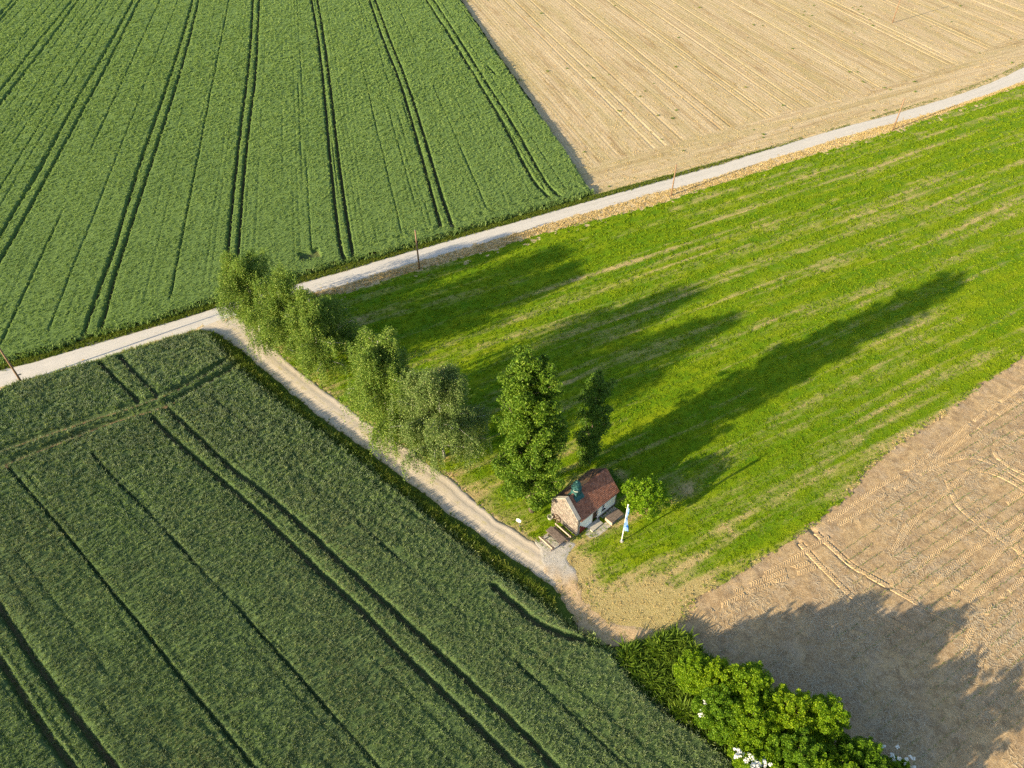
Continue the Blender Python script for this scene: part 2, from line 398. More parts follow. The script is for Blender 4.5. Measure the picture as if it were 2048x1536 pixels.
def tuft(name, mat, n=14, h=.3, r=.2, wd=.03, bend=.5, seed=0, ears=None):
    """a clump of bent blades; ears = (material, count) adds seed heads"""
    rg = np.random.default_rng(seed); V = []; F = []; MI = []
    for i in range(n):
        a = rg.uniform(0, 6.283); d = rg.uniform(0, r); x, y = math.cos(a) * d, math.sin(a) * d
        hh = h * rg.uniform(.65, 1.1); ba = rg.uniform(0, 6.283); bl = bend * hh * rg.uniform(.3, 1)
        fa = rg.uniform(0, 3.1416); wx, wy = math.cos(fa) * wd / 2, math.sin(fa) * wd / 2
        b = len(V)
        for t, wf in ((0, 1), (.55, .9), (1, .15)):
            px, py, pz = x + math.cos(ba) * bl * t * t, y + math.sin(ba) * bl * t * t, hh * t * (1 - .25 * t * bend)
            V += [(px - wx * wf, py - wy * wf, pz), (px + wx * wf, py + wy * wf, pz)]
        F += [(b, b + 1, b + 3, b + 2), (b + 2, b + 3, b + 5, b + 4)]; MI += [0, 0]
        if ears and i < ears[1]:
            b = len(V); e = wd * .55; l = .09
            for k in range(3): V.append((px + e * math.cos(k * 2.09), py + e * math.sin(k * 2.09), pz - .01))
            V.append((px + math.cos(ba) * .03, py + math.sin(ba) * .03, pz + l))
            F += [(b, b + 1, b + 3), (b + 1, b + 2, b + 3), (b + 2, b, b + 3)]; MI += [1] * 3
    me = bpy.data.meshes.new(name); me.from_pydata(V, [], F)
    me.materials.append(mat)
    if ears: me.materials.append(ears[0])
    me.polygons.foreach_set('material_index', MI)
    return bpy.data.objects.new(name, me)

def jitter_points(poly, dens, m=6, seed=0):
    """random points in poly; dens(x,y)->per m2 (array)"""
    rg = np.random.default_rng(seed); p = np.asarray(poly)
    x0, y0 = p.min(0); x1, y1 = p.max(0); mx = dens[0]
    n = int((x1 - x0) * (y1 - y0) * mx)
    x = rg.uniform(x0, x1, n); y = rg.uniform(y0, y1, n)
    k = inview(x, y, m); x, y = x[k], y[k]
    k = inpoly(x, y, poly); x, y = x[k], y[k]
    k = rg.random(len(x)) * mx < dens[1](x, y)
    return x[k], y[k], rg

# ------------------------------------------------------------------ setting: ground sheet
def gmat():
    m, nt, nd, bs = nmat('open_country')
    setcol(nt, bs, ramp(nt, noise(nt, .05, 5), [(.35, (.07, .12, .02)), (.6, (.16, .17, .06))])); bs.inputs['Roughness'].default_value = .95
    return m
tag(mk('ground', [(-2500, -2500, -.2), (2500, -2500, -.2), (2500, 2500, -.2), (-2500, 2500, -.2)], np.array([[0, 1, 2, 3]]), gmat()), kind='structure')

road_up = smooth(extend(P['road_up'], 18, 18), 2); road_lo = smooth(extend(P['road_lo'], 18, 18), 2)
nR = 700
ru, rl = resample(road_up, nR), resample(road_lo, nR)
road_c = (resample(road_up, 90) + resample(road_lo, 90)) / 2
tl = resample(smooth(P['track_l'], 2), 320); tr = resample(smooth(P['track_r'], 2), 320)
track_c = ((tl + tr) / 2)[::6]

def ribbon(name, A, B, nac, zf, mat, ext=.12, wob=.22, seed=0, **kw):
    n = len(A); t = np.linspace(-ext, 1 + ext, nac)
    s = np.concatenate([[0], np.cumsum(np.hypot(*np.diff((A + B) / 2, axis=0).T))])
    wd = np.hypot(*(A - B).T)
    na = (fbm(s, s * 0, 1.6, 3, seed) - .5) * 2 * wob / wd; nb = (fbm(s, s * 0 + 9, 1.6, 3, seed + 1) - .5) * 2 * wob / wd
    a = A + (A - B) * na[:, None]; b = B + (B - A) * nb[:, None]
    XY = a[:, None, :] * (1 - t)[None, :, None] + b[:, None, :] * t[None, :, None]
    T = np.repeat(t[None], n, 0); SS = np.repeat(s[:, None], nac, 1)
    Zz = zf(XY[..., 0], XY[..., 1], T, SS)
    edge = np.maximum(sstep(0, -ext, T), sstep(1, 1 + ext, T))
    Zz = Zz * (1 - edge) - .16 * edge
    ids = np.arange(n * nac).reshape(n, nac)
    q = np.stack([ids[:-1, :-1].ravel(), ids[1:, :-1].ravel(), ids[1:, 1:].ravel(), ids[:-1, 1:].ravel()], 1)
    return mk(name, np.concatenate([XY.reshape(-1, 2), Zz.reshape(-1, 1)], 1), q, mat, smooth=True, attrs={'tt': ('FLOAT', T.ravel()), 'ss': ('FLOAT', SS.ravel())}, **kw)

def roadmat(name, pale, mid, dark, grass, cen, sand=None):
    m, nt, nd, bs = nmat(name)
    tt = attr(nt, 'tt'); ss = attr(nt, 'ss')
    cx = N(nt, 'ShaderNodeCombineXYZ'); nt.links.new(tt, cx.inputs[0]); nt.links.new(ss, cx.inputs[1])
    lane = noise(nt, 1, 4, vec=cx.outputs[0], stretch=(7, .035, 1))
    c = ramp(nt, lane, [(.3, mid), (.52, pale), (.75, mid)])
    grain = noise(nt, 5, 6, .75)
    c = mix(nt, ramp(nt, grain, [(.36, (.5, .5, .5)), (.5, (0, 0, 0))]), c, mid)
    c = mix(nt, ramp(nt, noise(nt, 1.7, 5, .7), [(.60, (0, 0, 0)), (.74, (.8, .8, .8))]), c, dark)
    d = math_(nt, 'ABSOLUTE', math_(nt, 'SUBTRACT', tt, .5))
    g = math_(nt, 'ADD', math_(nt, 'MULTIPLY', math_(nt, 'SUBTRACT', cen[0], d), cen[1]), math_(nt, 'MULTIPLY', math_(nt, 'SUBTRACT', noise(nt, 1.3, 6, .75), .55), 3.5), clamp=True)
    c = mix(nt, g, c, ramp(nt, noise(nt, 8, 3), [(.35, grass), (.65, tuple(x * 1.8 for x in grass))]))
    e = math_(nt, 'ADD', math_(nt, 'MULTIPLY', math_(nt, 'SUBTRACT', d, .45), 9), math_(nt, 'SUBTRACT', noise(nt, 1.6, 5, .7), .5), clamp=True)
    c = mix(nt, e, c, sand or mid)
    setcol(nt, bs, c); bs.inputs['Roughness'].default_value = .95
    bump(nt, bs, noise(nt, 14, 5, .7), .025, .7); return m
rm = roadmat('pale_gravel', (.56, .51, .445), (.475, .43, .37), (.38, .335, .275), (.22, .22, .10), (.03, 2), (.40, .33, .22))
tm = roadmat('track_gravel', (.55, .465, .365), (.43, .355, .265), (.30, .245, .175), (.30, .25, .11), (.10, 4), (.40, .32, .19))
tag(ribbon('gravel_road', ru, rl, 15, lambda x, y, t, s: .07 - .05 * (np.abs(t - .5) * 2) ** 2 - .02 * np.exp(-((np.abs(t - .5) - .25) / .08) ** 2) + .02 * (fbm(x, y, .8) - .5), rm), kind='structure')
tag(ribbon('farm_track', tl, tr, 15, lambda x, y, t, s: .075 - .04 * np.exp(-((np.abs(t - .5) - .27) / .09) ** 2) + .03 * (fbm(x, y, .7) - .5) - .02 * sstep(.38, .5, np.abs(t - .5)), tm, wob=.3, seed=4), kind='structure')

# ---- gravel yard and dry sandy corner below the chapel
yard = [(1.6, 37.5), (2.8, 38.5), (3.75, 39.3), (5.3, 37.85), (6.4, 37.5), (6.8, 37.8), (6.6, 37.1), (5.8, 36.4), (5.4, 35.5), (6.2, 34.3), (6.1, 32.9), (6.8, 31.3), (8.6, 29.9), (10.8, 29.5), (12.3, 28.8), (10.4, 27.5), (8.3, 27.1), (6.6, 27.7), (5.3, 29.0), (4.3, 30.7), (3.4, 32.7), (2.3, 34.4)]
ym, nt, nd, bs = nmat('yard_gravel')
dr = attr(nt, 'dry')
c = ramp(nt, noise(nt, 6, 6, .75), [(.35, (.34, .31, .27)), (.6, (.50, .46, .41))])
c2 = ramp(nt, noise(nt, 5, 6, .8), [(.3, (.32, .21, .10)), (.5, (.52, .36, .20)), (.7, (.64, .48, .29))])
c = mix(nt, dr, c, c2)
c = mix(nt, ramp(nt, noise(nt, 1.1, 6, .8), [(.56, (0, 0, 0)), (.66, (1, 1, 1))]), c, ramp(nt, noise(nt, 9, 3), [(.4, (.10, .13, .02)), (.6, (.32, .27, .10))]))
setcol(nt, bs, c); bs.inputs['Roughness'].default_value = .95
bump(nt, bs, noise(nt, 12, 5, .75), .08, .9)
X, Y, q, u, v = grid(yard, .16, .16, 0, .45, .9)
Zv = -.04 + .05 * (fbm(X, Y, .6, 4) - .5) + .13 * sstep(.05, .75, pdist(X, Y, yard + yard[:1]) + .5 * (fbm(X, Y, .7, 3, 5) - .5))
tag(mk('gravel_yard', np.stack([X, Y, Zv], 1), q, ym, smooth=True, attrs={'dry': ('FLOAT', sstep(35.2, 32.2, Y + (fbm(X, Y, 1.2) - .5) * 3))}), kind='structure')

# ---- verges along road and track
poly = [(-95, 30), (40, 24), (130, 130), (130, 175), (-95, 85)]
vm, nt, nd, bs = nmat('verge_grass')
fine = noise(nt, 7, 6, .75); mid = noise(nt, .9, 5, .7)
dry = math_(nt, 'ADD', attr(nt, 'dry'), math_(nt, 'MULTIPLY', math_(nt, 'SUBTRACT', mid, .5), 1.4), clamp=True)
green = ramp(nt, fine, [(.3, (.045, .075, .01)), (.55, (.10, .14, .02)), (.75, (.20, .20, .05))])
straw = ramp(nt, fine, [(.3, (.32, .22, .10)), (.5, (.54, .40, .21)), (.72, (.68, .54, .33))])
setcol(nt, bs, mix(nt, ramp(nt, dry, [(.35, (0, 0, 0)), (.62, (1, 1, 1))]), green, straw)); bs.inputs['Roughness'].default_value = .95
bump(nt, bs, noise(nt, 9, 5, .75), .1, 1)
X, Y, q, u, v = grid(poly, .24, .24, R(27))
dR = pdist(X, Y, road_c); dT = pdist(X, Y, track_c)
k = (dR < 5.5) | (dT < 4.8)
fk = k[q].all(1); q = q[fk]; us = np.unique(q); mp = np.zeros(len(X), int); mp[us] = np.arange(len(us)); q = mp[q]; X, Y, dR, dT = X[us], Y[us], dR[us], dT[us]
south = np.interp(X, road_c[:, 0], road_c[:, 1]) > Y
dryv = np.where(dR < 5.5, np.where(south, .85 - .5 * sstep(2.6, 4.5, dR) * (X < -30), .45 + .2 * (X > 12)), .35)
dryv = np.where((dR >= 3.2) & (dT < 4.8), np.where(X + Y > np.interp(X, track_c[:, 0], track_c[:, 0] + track_c[:, 1]), .52, .12), dryv)
Zv = -.01 + .09 * (fbm(X, Y, .7, 4, 2) - .5) + .05 * south * (dR < 5) * fbm(X, Y, .3, 2, 8)
verge = tag(mk('verge', np.stack([X, Y, Zv], 1), q, vm, smooth=True, attrs={'dry': ('FLOAT', dryv)}), kind='structure')

# ---- meadow
mtop = extend(P['meadow_top'], 0, 25); mright = extend(P['meadow_right'], 45, 0)
meadow = mtop + mright + [(10.4, 27.6), (8.4, 27.2), (6.8, 27.9), (5.5, 29.2), (4.6, 30.8), (3.7, 32.8), (4.9, 34.5)] + [tuple(p) for p in P['track_r'][::-1]] + [(-27.5, 72.6)]
MA = R(29)
def meadow_dry(x, y):
    c, s = math.cos(MA), math.sin(MA); u = x * c + y * s; v = -x * s + y * c
    v = v + 1.2 * (fbm(u, v, 30, 2, 2) - .5)
    st = fbm(u / 16, v / .55, 1, 3, 1)                      # mowing streaks
    st2 = fbm(u / 30, v / 1.7, 1, 2, 5)
    brk = fbm(x, y, 2.2, 3, 7)
    sw = np.exp(-((((v + .8 * (fbm(u, v, 9, 2, 8) - .5)) / 3.1) % 1 - .5) / .085) ** 2)
    d = .37 + .32 * sw * sstep(.32, .60, fbm(u / 22, v / 3.1, 1, 2, 19)) + .95 * (st - .5) * (.5 + brk) + .75 * (st2 - .5) + .34 * (brk - .5)
    d += 1.35 * np.exp(-((x - 11.3) ** 2 / 32 + (y - 31.4 - .3 * (x - 11.5)) ** 2 / 7)) * (.35 + 1.2 * fbm(x, y, 1.5, 3, 15))       # parched corner
    d += .95 * np.exp(-(pdist(x, y, [(5.0, 34), (5.4, 31.2), (6.6, 29.2), (8.5, 28.2), (11, 28.6)]) / (1.1 + 1.2 * fbm(x, y, 1.2, 2, 16))) ** 2)
    d += .30 * np.exp(-((x - 6) ** 2 + (y - 34.5) ** 2) / 3)
    d += .30 * np.exp(-((x - 7.5) ** 2 + (y - 44) ** 2) / 9)
    d += .45 * np.exp(-(pdist(x, y, P['meadow_right']) / .9) ** 2) * (fbm(x, y, 2.2, 2, 9) + .3)
    d += .30 * np.exp(-(pdist(x, y, P['track_r']) / 1.6) ** 2)
    for bx, by in ((-21.4, 60.4), (-11, 50.7), (-6.6, 47.3), (-8, 60), (19.6, 38.5), (17, 43.5), (10.8, 45)):
        d += 1.0 * fbm(x, y, .6, 2, 18) * np.exp(-((x - bx) ** 2 + (y - by) ** 2) / .8)
    return d
mm, nt, nd, bs = nmat('mown_grass')
fine = noise(nt, 6, 6, .75)
strk = noise(nt, 1, 4, .7, stretch=(.35, 3.2, 1), rz=MA)
dry = math_(nt, 'ADD', attr(nt, 'dry'), math_(nt, 'ADD', math_(nt, 'MULTIPLY', math_(nt, 'SUBTRACT', fine, .5), .9), math_(nt, 'MULTIPLY', math_(nt, 'SUBTRACT', strk, .5), .9)))
green = ramp(nt, math_(nt, 'ADD', math_(nt, 'MULTIPLY', noise(nt, .35, 4, .6), .45), math_(nt, 'MULTIPLY', noise(nt, 1, 3, .6, stretch=(.03, .55, 1), rz=MA), .55)), [(.36, (.085, .19, .002)), (.5, (.16, .245, .003)), (.62, (.27, .315, .005))])
green = mix(nt, ramp(nt, noise(nt, 11, 4, .7), [(.3, (1, 1, 1)), (.6, (0, 0, 0))]), green, (.075, .15, .003))
straw = ramp(nt, noise(nt, 8, 4, .7), [(.3, (.34, .245, .09)), (.7, (.57, .43, .22))])
setcol(nt, bs, mix(nt, ramp(nt, dry, [(.40, (0, 0, 0)), (.70, (.40, .40, .40)), (1.0, (.85, .85, .85))]), green, straw)); bs.inputs['Roughness'].default_value = .95
bump(nt, bs, math_(nt, 'ADD', noise(nt, 10, 5, .75), math_(nt, 'MULTIPLY', strk, .5)), .12, 1)
X, Y, q, u, v = grid(meadow, .42, .30, MA, .35, 1.2)
Zv = .045 + .09 * (fbm(X, Y, .7, 3, 3) - .5) + .04 * (fbm(u / 14, v / .5, 1, 2, 1) - .5)
Zv -= .10 * sstep(.9, .1, pdist(X, Y, mright) + .5 * (fbm(X, Y, .8, 2, 4) - .5))
mo = tag(mk('meadow', np.stack([X, Y, Zv], 1), q, mm, smooth=True, attrs={'dry': ('FLOAT', meadow_dry(X, Y))}), kind='structure')

gb = leafmat('grass_blade', [(0, (.095, .19, .003)), (.5, (.185, .275, .005)), (1, (.245, .31, .008))], .3, .7, 'both')
gs = leafmat('dry_blade', [(0, (.37, .265, .09)), (.5, (.53, .395, .175)), (1, (.67, .54, .30))], .2, .8, 'both')
x, y, rg = jitter_points(meadow, (14, lambda x, y: np.clip(22 * (38 / np.maximum(y, 20)) ** 2, 1.6, 14)), seed=3)
d = meadow_dry(x, y) + rg.normal(0, .09, len(x))
isd = rg.random(len(x)) < sstep(.52, 1.05, d) * .7 + sstep(.95, 1.3, d) * .3
z = .045 + .09 * (fbm(x, y, .7, 3, 3) - .5) - .02
far = 1 + np.clip((y - 45) / 60, 0, 1.2)
pts = np.stack([x, y, z], 1)
gsrc = [tuft('grass_tuft', gb, 12, .11, .16, .035, 1.0, i) for i in range(4)]
ssrc = [tuft('dry_tuft', gs, 10, .10, .17, .035, 1.2, 20 + i) for i in range(3)]
scatter('grass_tufts', pts[~isd], rg.uniform(0, 6.28, (~isd).sum()), rg.uniform(.7, 1.25, (~isd).sum()) * far[~isd], rg.integers(0, 4, (~isd).sum()), gsrc, mo)
scatter('dry_tufts', pts[isd], rg.uniform(0, 6.28, isd.sum()), rg.uniform(.6, 1.1, isd.sum()), rg.integers(0, 3, isd.sum()), ssrc, mo)

# ---- stubble field beyond the road
edge_t = extend(P['tan'], 1.0, 30)
tanp = edge_t + [(140, 210), (-17, 210)] + [(-12.6, 194.1), (-4.5, 163.2), (3.6, 133.4), (9.1, 114.3)]
TA = R(108)
def rowcol(nt, ang):
    a = noise(nt, 1, 3, .6, stretch=(.012, 1.6, 1), rz=ang); b = noise(nt, 1, 3, .7, stretch=(.03, .22, 1), rz=ang)
    c = ramp(nt, a, [(.27, (.31, .21, .11)), (.40, (.47, .345, .20)), (.52, (.55, .42, .255)), (.62, (.59, .46, .285)), (.74, (.41, .30, .165))])
    c = mix(nt, ramp(nt, math_(nt, 'ADD', math_(nt, 'MULTIPLY', b, .6), math_(nt, 'MULTIPLY', noise(nt, .7, 6, .75), .4)), [(.45, (0, 0, 0)), (.60, (.6, .6, .6))]), c, (.36, .295, .115))
    c = mix(nt, ramp(nt, noise(nt, 1, 4, .7, stretch=(.05, .35, 1), rz=ang), [(.54, (0, 0, 0)), (.70, (.8, .8, .8))]), c, (.29, .185, .085))
    return mix(nt, ramp(nt, noise(nt, 4, 5, .75), [(.38, (.6, .6, .6)), (.55, (0, 0, 0))]), c, (.34, .26, .13))
def stubble(name, poly, ang, du, dv, seed):
    m, nt, nd, bs = nmat(name); setcol(nt, bs, rowcol(nt, ang)); bs.inputs['Roughness'].default_value = .95
    bump(nt, bs, noise(nt, 5, 5, .75), .1, .9)
    X, Y, q, u, v = grid(poly, du, dv, ang, .3, 2, 12)
    row = np.floor(v / .75); amp = _T[(row.astype(int) * 7) & 255, seed]
    vv = v + .25 * (fbm(u, v, 18, 2, seed) - .5)
    Z = .02 + .026 * (.1 + amp) * np.cos(vv / .75 * 2 * math.pi) * (.4 + fbm(u / 12, v, 1, 2)) + .05 * (fbm(X, Y, 1.2, 3) - .5) - .06 * (amp > .92) * np.exp(-((v / .75 - row - .5) / .25) ** 2)
    return tag(mk(name, np.stack([X, Y, Z], 1), q, m, smooth=True), kind='structure')
et = np.array(edge_t); dd = np.array([math.cos(R(117)), math.sin(R(117))]) * 9
head = [tuple(p) for p in et] + [tuple(p + dd) for p in et[::-1]]
main = [tuple(p + dd * .84) for p in et] + [(140, 212), (-17, 212)] + [(-12.6, 194.1), (-4.5, 163.2), (3.6, 133.4), (8.6, 110.3)]
so = stubble('stubble_field', main, TA, .9, .19, 3)
stubble('stubble_headland', head, R(28), .6, .2, 40)
wm = leafmat('weed_leaf', [(0, (.06, .11, .02)), (.5, (.13, .19, .03)), (1, (.24, .27, .07))], .3, .7, 'both')
wsrc = [tuft('weed', wm, 16, .22, .28, .09, .9, 40 + i) for i in range(3)]
x, y, rg = jitter_points(tanp, (.35, lambda x, y: .35 * sstep(.50, .68, fbm((x * math.cos(TA) + y * math.sin(TA)) / 14, (-x * math.sin(TA) + y * math.cos(TA)) / 2.5, 1, 3, 4)) * .14 + .003), seed=8)
scatter('weeds', np.stack([x, y, x * 0 + .02], 1), rg.uniform(0, 6.28, len(x)), rg.uniform(.4, 1.3, len(x)) ** 1.5, rg.integers(0, 3, len(x)), wsrc, so)
x, y, rg = jitter_points(tanp, (1.2, lambda x, y: np.clip(1.2 * (110 / y) ** 2, 0, 1.2)), seed=9)
scatter('stubble_straw', np.stack([x, y, x * 0 + .03], 1), R(108) + rg.normal(0, .4, len(x)), rg.uniform(.7, 1.5, len(x)), rg.integers(0, 3, len(x)), [tuft('straw', gs, 7, .13, .3, .05, 1.6, 60 + i) for i in range(3)], so)

# ---- tilled field with tyre tracks, lower right
tilp = [(a - .9, b + 1.1) for a, b in extend(P['meadow_right'], 45, 0)[:-1]] + [(13.2, 28.6), (13.6, 27.6), (15.6, 25.2), (19, 21), (24, 15.5), (30, 8), (80, 8)]
def soil(nt):
    c = ramp(nt, noise(nt, 1.6, 7, .75), [(.28, (.26, .17, .08)), (.5, (.46, .315, .16)), (.7, (.57, .41, .225))])
    c = mix(nt, ramp(nt, noise(nt, .22, 4, .65), [(.45, (0, 0, 0)), (.7, (.75, .75, .75))]), c, (.30, .20, .12))
    c = mix(nt, ramp(nt, noise(nt, .5, 5, .7), [(.5, (0, 0, 0)), (.66, (.55, .55, .55))]), c, (.40, .32, .24))
    c = mix(nt, ramp(nt, noise(nt, .9, 5, .75), [(.48, (0, 0, 0)), (.62, (.85, .85, .85))]), c, (.25, .165, .09))
    for ra in (34, -48, 80):
        c = mix(nt, ramp(nt, noise(nt, 1, 3, .7, stretch=(1.3, 11, 1), rz=R(ra)), [(.58, (0, 0, 0)), (.68, (.65, .65, .65))]), c, (.60, .47, .31))
    return mix(nt, ramp(nt, noise(nt, 7, 5, .8), [(.36, (.8, .8, .8)), (.5, (0, 0, 0))]), c, (.26, .18, .10))
sm, nt, nd, bs = nmat('dry_soil'); setcol(nt, bs, soil(nt)); bs.inputs['Roughness'].default_value = .95
bump(nt, bs, noise(nt, 8, 6, .8), .06, 1)
X, Y, q, u, v = grid(tilp, .19, .19, R(30), .5, 1.1)
row = np.abs(((v / .95) % 1) - .5)
rut = np.zeros(len(X))
def tp(pts): return [(a, b) for a, b in pts]
c4, s4 = math.cos(R(-42)), math.sin(R(-42))
Zs = -.07 * inpoly(X, Y, meadow) + .05 * (fbm(X, Y, .9, 2, 6) - .5) + .035 * (fbm((X * c4 + Y * s4) / 6, (-X * s4 + Y * c4) / .6, 1, 3, 30) - .5) + .016 * (fbm(X, Y, .38, 2, 2) - .5) + .025 * (fbm(u / 5, v / .6, 1, 1, 3) - .5)
tracks = TRACKS
for w_, line in tracks:
    dl = pdist(X, Y, line)
    Zs = Zs * (.3 + .7 * sstep(.25, .55, dl)) - .035 * sstep(.5, .2, dl) + .03 * np.exp(-((dl - .5) / .14) ** 2) * fbm(X, Y, .8, 2)
Zs -= .10 * sstep(.40, .12, pdist(X, Y, RUT1)) * sstep(.42, .5, fbm(X, Y, 1.3, 2, 8)) + .10 * sstep(.40, .12, pdist(X, Y, RUT2)) * sstep(.42, .5, fbm(X, Y, 1.3, 2, 9))
til = tag(mk('tilled_field', np.stack([X, Y, Zs], 1), q, sm, smooth=True), kind='structure')
tsm, nt, nd, bs = nmat('pressed_soil')
c = mix(nt, .38, soil(nt), ramp(nt, noise(nt, 3, 6, .75), [(.3, (.38, .265, .14)), (.55, (.50, .36, .20)), (.75, (.58, .43, .25))]))
setcol(nt, bs, c); bs.inputs['Roughness'].default_value = .95; bump(nt, bs, noise(nt, 14, 4, .7), .03, .8)
def tyre(line, wd=.46, pitch=.24):
    L = smooth(line, 3); ln = np.hypot(*np.diff(L, axis=0).T).sum(); n = int(ln / .055)
    A = resample(L, n); t = np.gradient(A, axis=0); t /= np.linalg.norm(t, axis=1)[:, None]; nn = np.stack([-t[:, 1], t[:, 0]], 1)
    k = inview(A[:, 0], A[:, 1], 4) & ~inpoly(A[:, 0] - .3, A[:, 1] + .4, meadow)
    w = np.linspace(-.5, .5, 9); XY = A[:, None] + nn[:, None] * w[None, :, None] * wd * 1.15
    s = np.arange(n)[:, None] * .055
    ph = ((s + np.abs(w)[None] * .5) / pitch + .5 * (w[None] > 0)) % 1
    lug = (np.abs(ph - .5) < .27) * sstep(.5, .40, np.abs(w))[None]
    brk = fbm(XY[..., 0], XY[..., 1], 1.5, 3, 12)
    Z = .004 + .028 * lug * sstep(.30, .45, brk) + .02 * (fbm(XY[..., 0], XY[..., 1], .4, 2) - .5) - .09 * sstep(.42, .5, np.abs(w))[None] - .12 * sstep(.36, .27, brk)
    ids = np.arange(n * 9).reshape(n, 9); f = (k[:-1] & k[1:])[:, None] & np.ones(8, bool)[None]
    q = np.stack([ids[:-1, :-1][f], ids[1:, :-1][f], ids[1:, 1:][f], ids[:-1, 1:][f]], 1)
    if len(q): mk('tyre_track', np.concatenate([XY.reshape(-1, 2), Z.reshape(-1, 1)], 1), q, tsm, parent=til)
for w_, line in tracks: tyre(line)
lit = leafmat('straw_litter', [(0, (.30, .22, .14)), (.5, (.46, .37, .25)), (1, (.62, .54, .40))], .1, .8, 'both')
def litter(seed):
    rg = np.random.default_rng(seed); V = []; F = []
    for i in range(7):
        a = rg.uniform(0, 3.14); l = rg.uniform(.05, .20); x, y = rg.normal(0, .28, 2); z = rg.uniform(-.02, .012); e = rg.uniform(-.014, .018); w = .009
        dx, dy = math.cos(a), math.sin(a); b = len(V)
        V += [(x - dx * l - dy * w, y - dy * l + dx * w, z), (x - dx * l + dy * w, y - dy * l - dx * w, z + .005), (x + dx * l + dy * w, y + dy * l - dx * w, z + e + .005), (x + dx * l - dy * w, y + dy * l + dx * w, z + e)]
        F.append((b, b + 1, b + 2, b + 3))
    me = bpy.data.meshes.new('litter'); me.from_pydata(V, [], F); me.materials.append(lit); return bpy.data.objects.new('litter', me)
tilq = [(a + 1.2, b - 1.4) for a, b in extend(P['meadow_right'], 45, 0)[:-1]] + [(13.4, 28.0), (13.6, 27.6), (15.6, 25.2), (19, 21), (24, 15.5), (30, 8), (80, 8)]
x, y, rg = jitter_points(tilq, (10, lambda x, y: 10 * sstep(.36, .66, fbm(x, y, 3, 3, 14)) * np.clip((30 / np.maximum(y, 20)) ** 1.5, .15, 1) + .4), seed=12)
scatter('straw_litter', np.stack([x, y, x * 0 + .04], 1), rg.uniform(0, 6.28, len(x)), rg.uniform(.7, 1.4, len(x)), rg.integers(0, 4, len(x)), [litter(i) for i in range(4)], til)
# maize seedlings in drilled rows
mz = leafmat('seedling_leaf', [(0, (.07, .15, .02)), (1, (.16, .26, .04))], .3, .6, 'both')
ca, sa = math.cos(R(30.4)), math.sin(R(30.4))
uu, vv = np.meshgrid(np.arange(20, 95, .17), np.arange(-30, 30, .95)); uu = uu.ravel() + rng.normal(0, .05, uu.size); vv = vv.ravel() + rng.normal(0, .04, vv.size) + .5 * (fbm(uu, vv.ravel() * 0, 9, 2) - .5)
x = uu * ca - vv * sa; y = uu * sa + vv * ca
k = inpoly(x, y, tilp) & inview(x, y, 4); x, y = x[k], y[k]
k = (fbm(x, y, 2.6, 3, 21) > .62 - .20 * sstep(26, 38, x)) & (pdist(x, y, P['meadow_right']) > 3.0); x, y = x[k], y[k]
scatter('maize_seedlings', np.stack([x, y, x * 0 + .03], 1), rng.uniform(0, 6.28, len(x)), rng.uniform(.5, 1.0, len(x)), rng.integers(0, 3, len(x)), [tuft('seedling', mz, 5, .14, .03, .028, 1.1, 80 + i) for i in range(3)], til)

# ------------------------------------------------------------------ crops
def cropmat(name, cols, soilc, zs, nscale, streak):
    m, nt, nd, bs = nmat(name)
    c = ramp(nt, noise(nt, nscale, 5, .75), [(.32, cols[0]), (.5, cols[1]), (.68, cols[2])])
    c = mix(nt, ramp(nt, noise(nt, 1, 4, .65, stretch=(.02, .35, 1), rz=streak), [(.4, (0, 0, 0)), (.65, (.6, .6, .6))]), c, cols[3])
    g = N(nt, 'ShaderNodeNewGeometry'); sp = N(nt, 'ShaderNodeSeparateXYZ'); nt.links.new(g.outputs['Position'], sp.inputs[0])
    low = math_(nt, 'ADD', sp.outputs[2], math_(nt, 'MULTIPLY', math_(nt, 'SUBTRACT', noise(nt, 5, 4), .5), .25))
    c = mix(nt, ramp(nt, low, [(zs, (1, 1, 1)), (zs + .12, (0, 0, 0))]), c, soilc)
    setcol(nt, bs, c); bs.inputs['Roughness'].default_value = .9; bs.inputs['Specular IOR Level'].default_value = .15
    bump(nt, bs, noise(nt, 9, 5, .8), .25, 1); return m

# ---- big cereal field beyond the road
CA = R(103)
b1 = extend(P['crop1'][:14], 28, 0)
crop1 = b1 + P['crop1'][14:] + [(-16.6, 209), (-170, 209), (-170, 50)]
lines1 = []
for kk in range(1, 9):
    for sd_ in 'LR':
        l = P['T%d%s' % (kk, sd_)]
        l = extend(l, 18, {1: 120, 2: 90, 3: 30, 4: .3, 5: 12, 6: .2, 7: .3, 8: 0}[kk])
        lines1.append([tuple(p) for p in smooth(l, 1)])
cen = []
for kk in range(3, 9):
    a = np.array(P['T%dL' % kk])[::-1]; pf = np.polyfit(a[:, 1], a[:, 0] + .9, 1); cen.append(pf)
cen = [cen[0] + (cen[0] - cen[1]) * j for j in (3, 2, 1)] + cen + [cen[-1] + (cen[-1] - cen[-2]) * .95]
def ucoord(x, y):
    r = np.zeros(len(x))
    for i in range(len(cen) - 1):
        a = np.polyval(cen[i], y); b = np.polyval(cen[i + 1], y); k = (x >= a) & (x < b)
        r[k] = i + ((x - a) / (b - a))[k]
    return r
_g1 = np.random.default_rng(31)
gaps1 = [(i + j / 20 + _g1.uniform(-.003, .003), _g1.choice([.02, .08, .2, .5], p=[.5, .3, .13, .07]), _g1.uniform(.04, .09), _g1.uniform(0, 100)) for i in range(10) for j in range(20)]
bed1 = b1
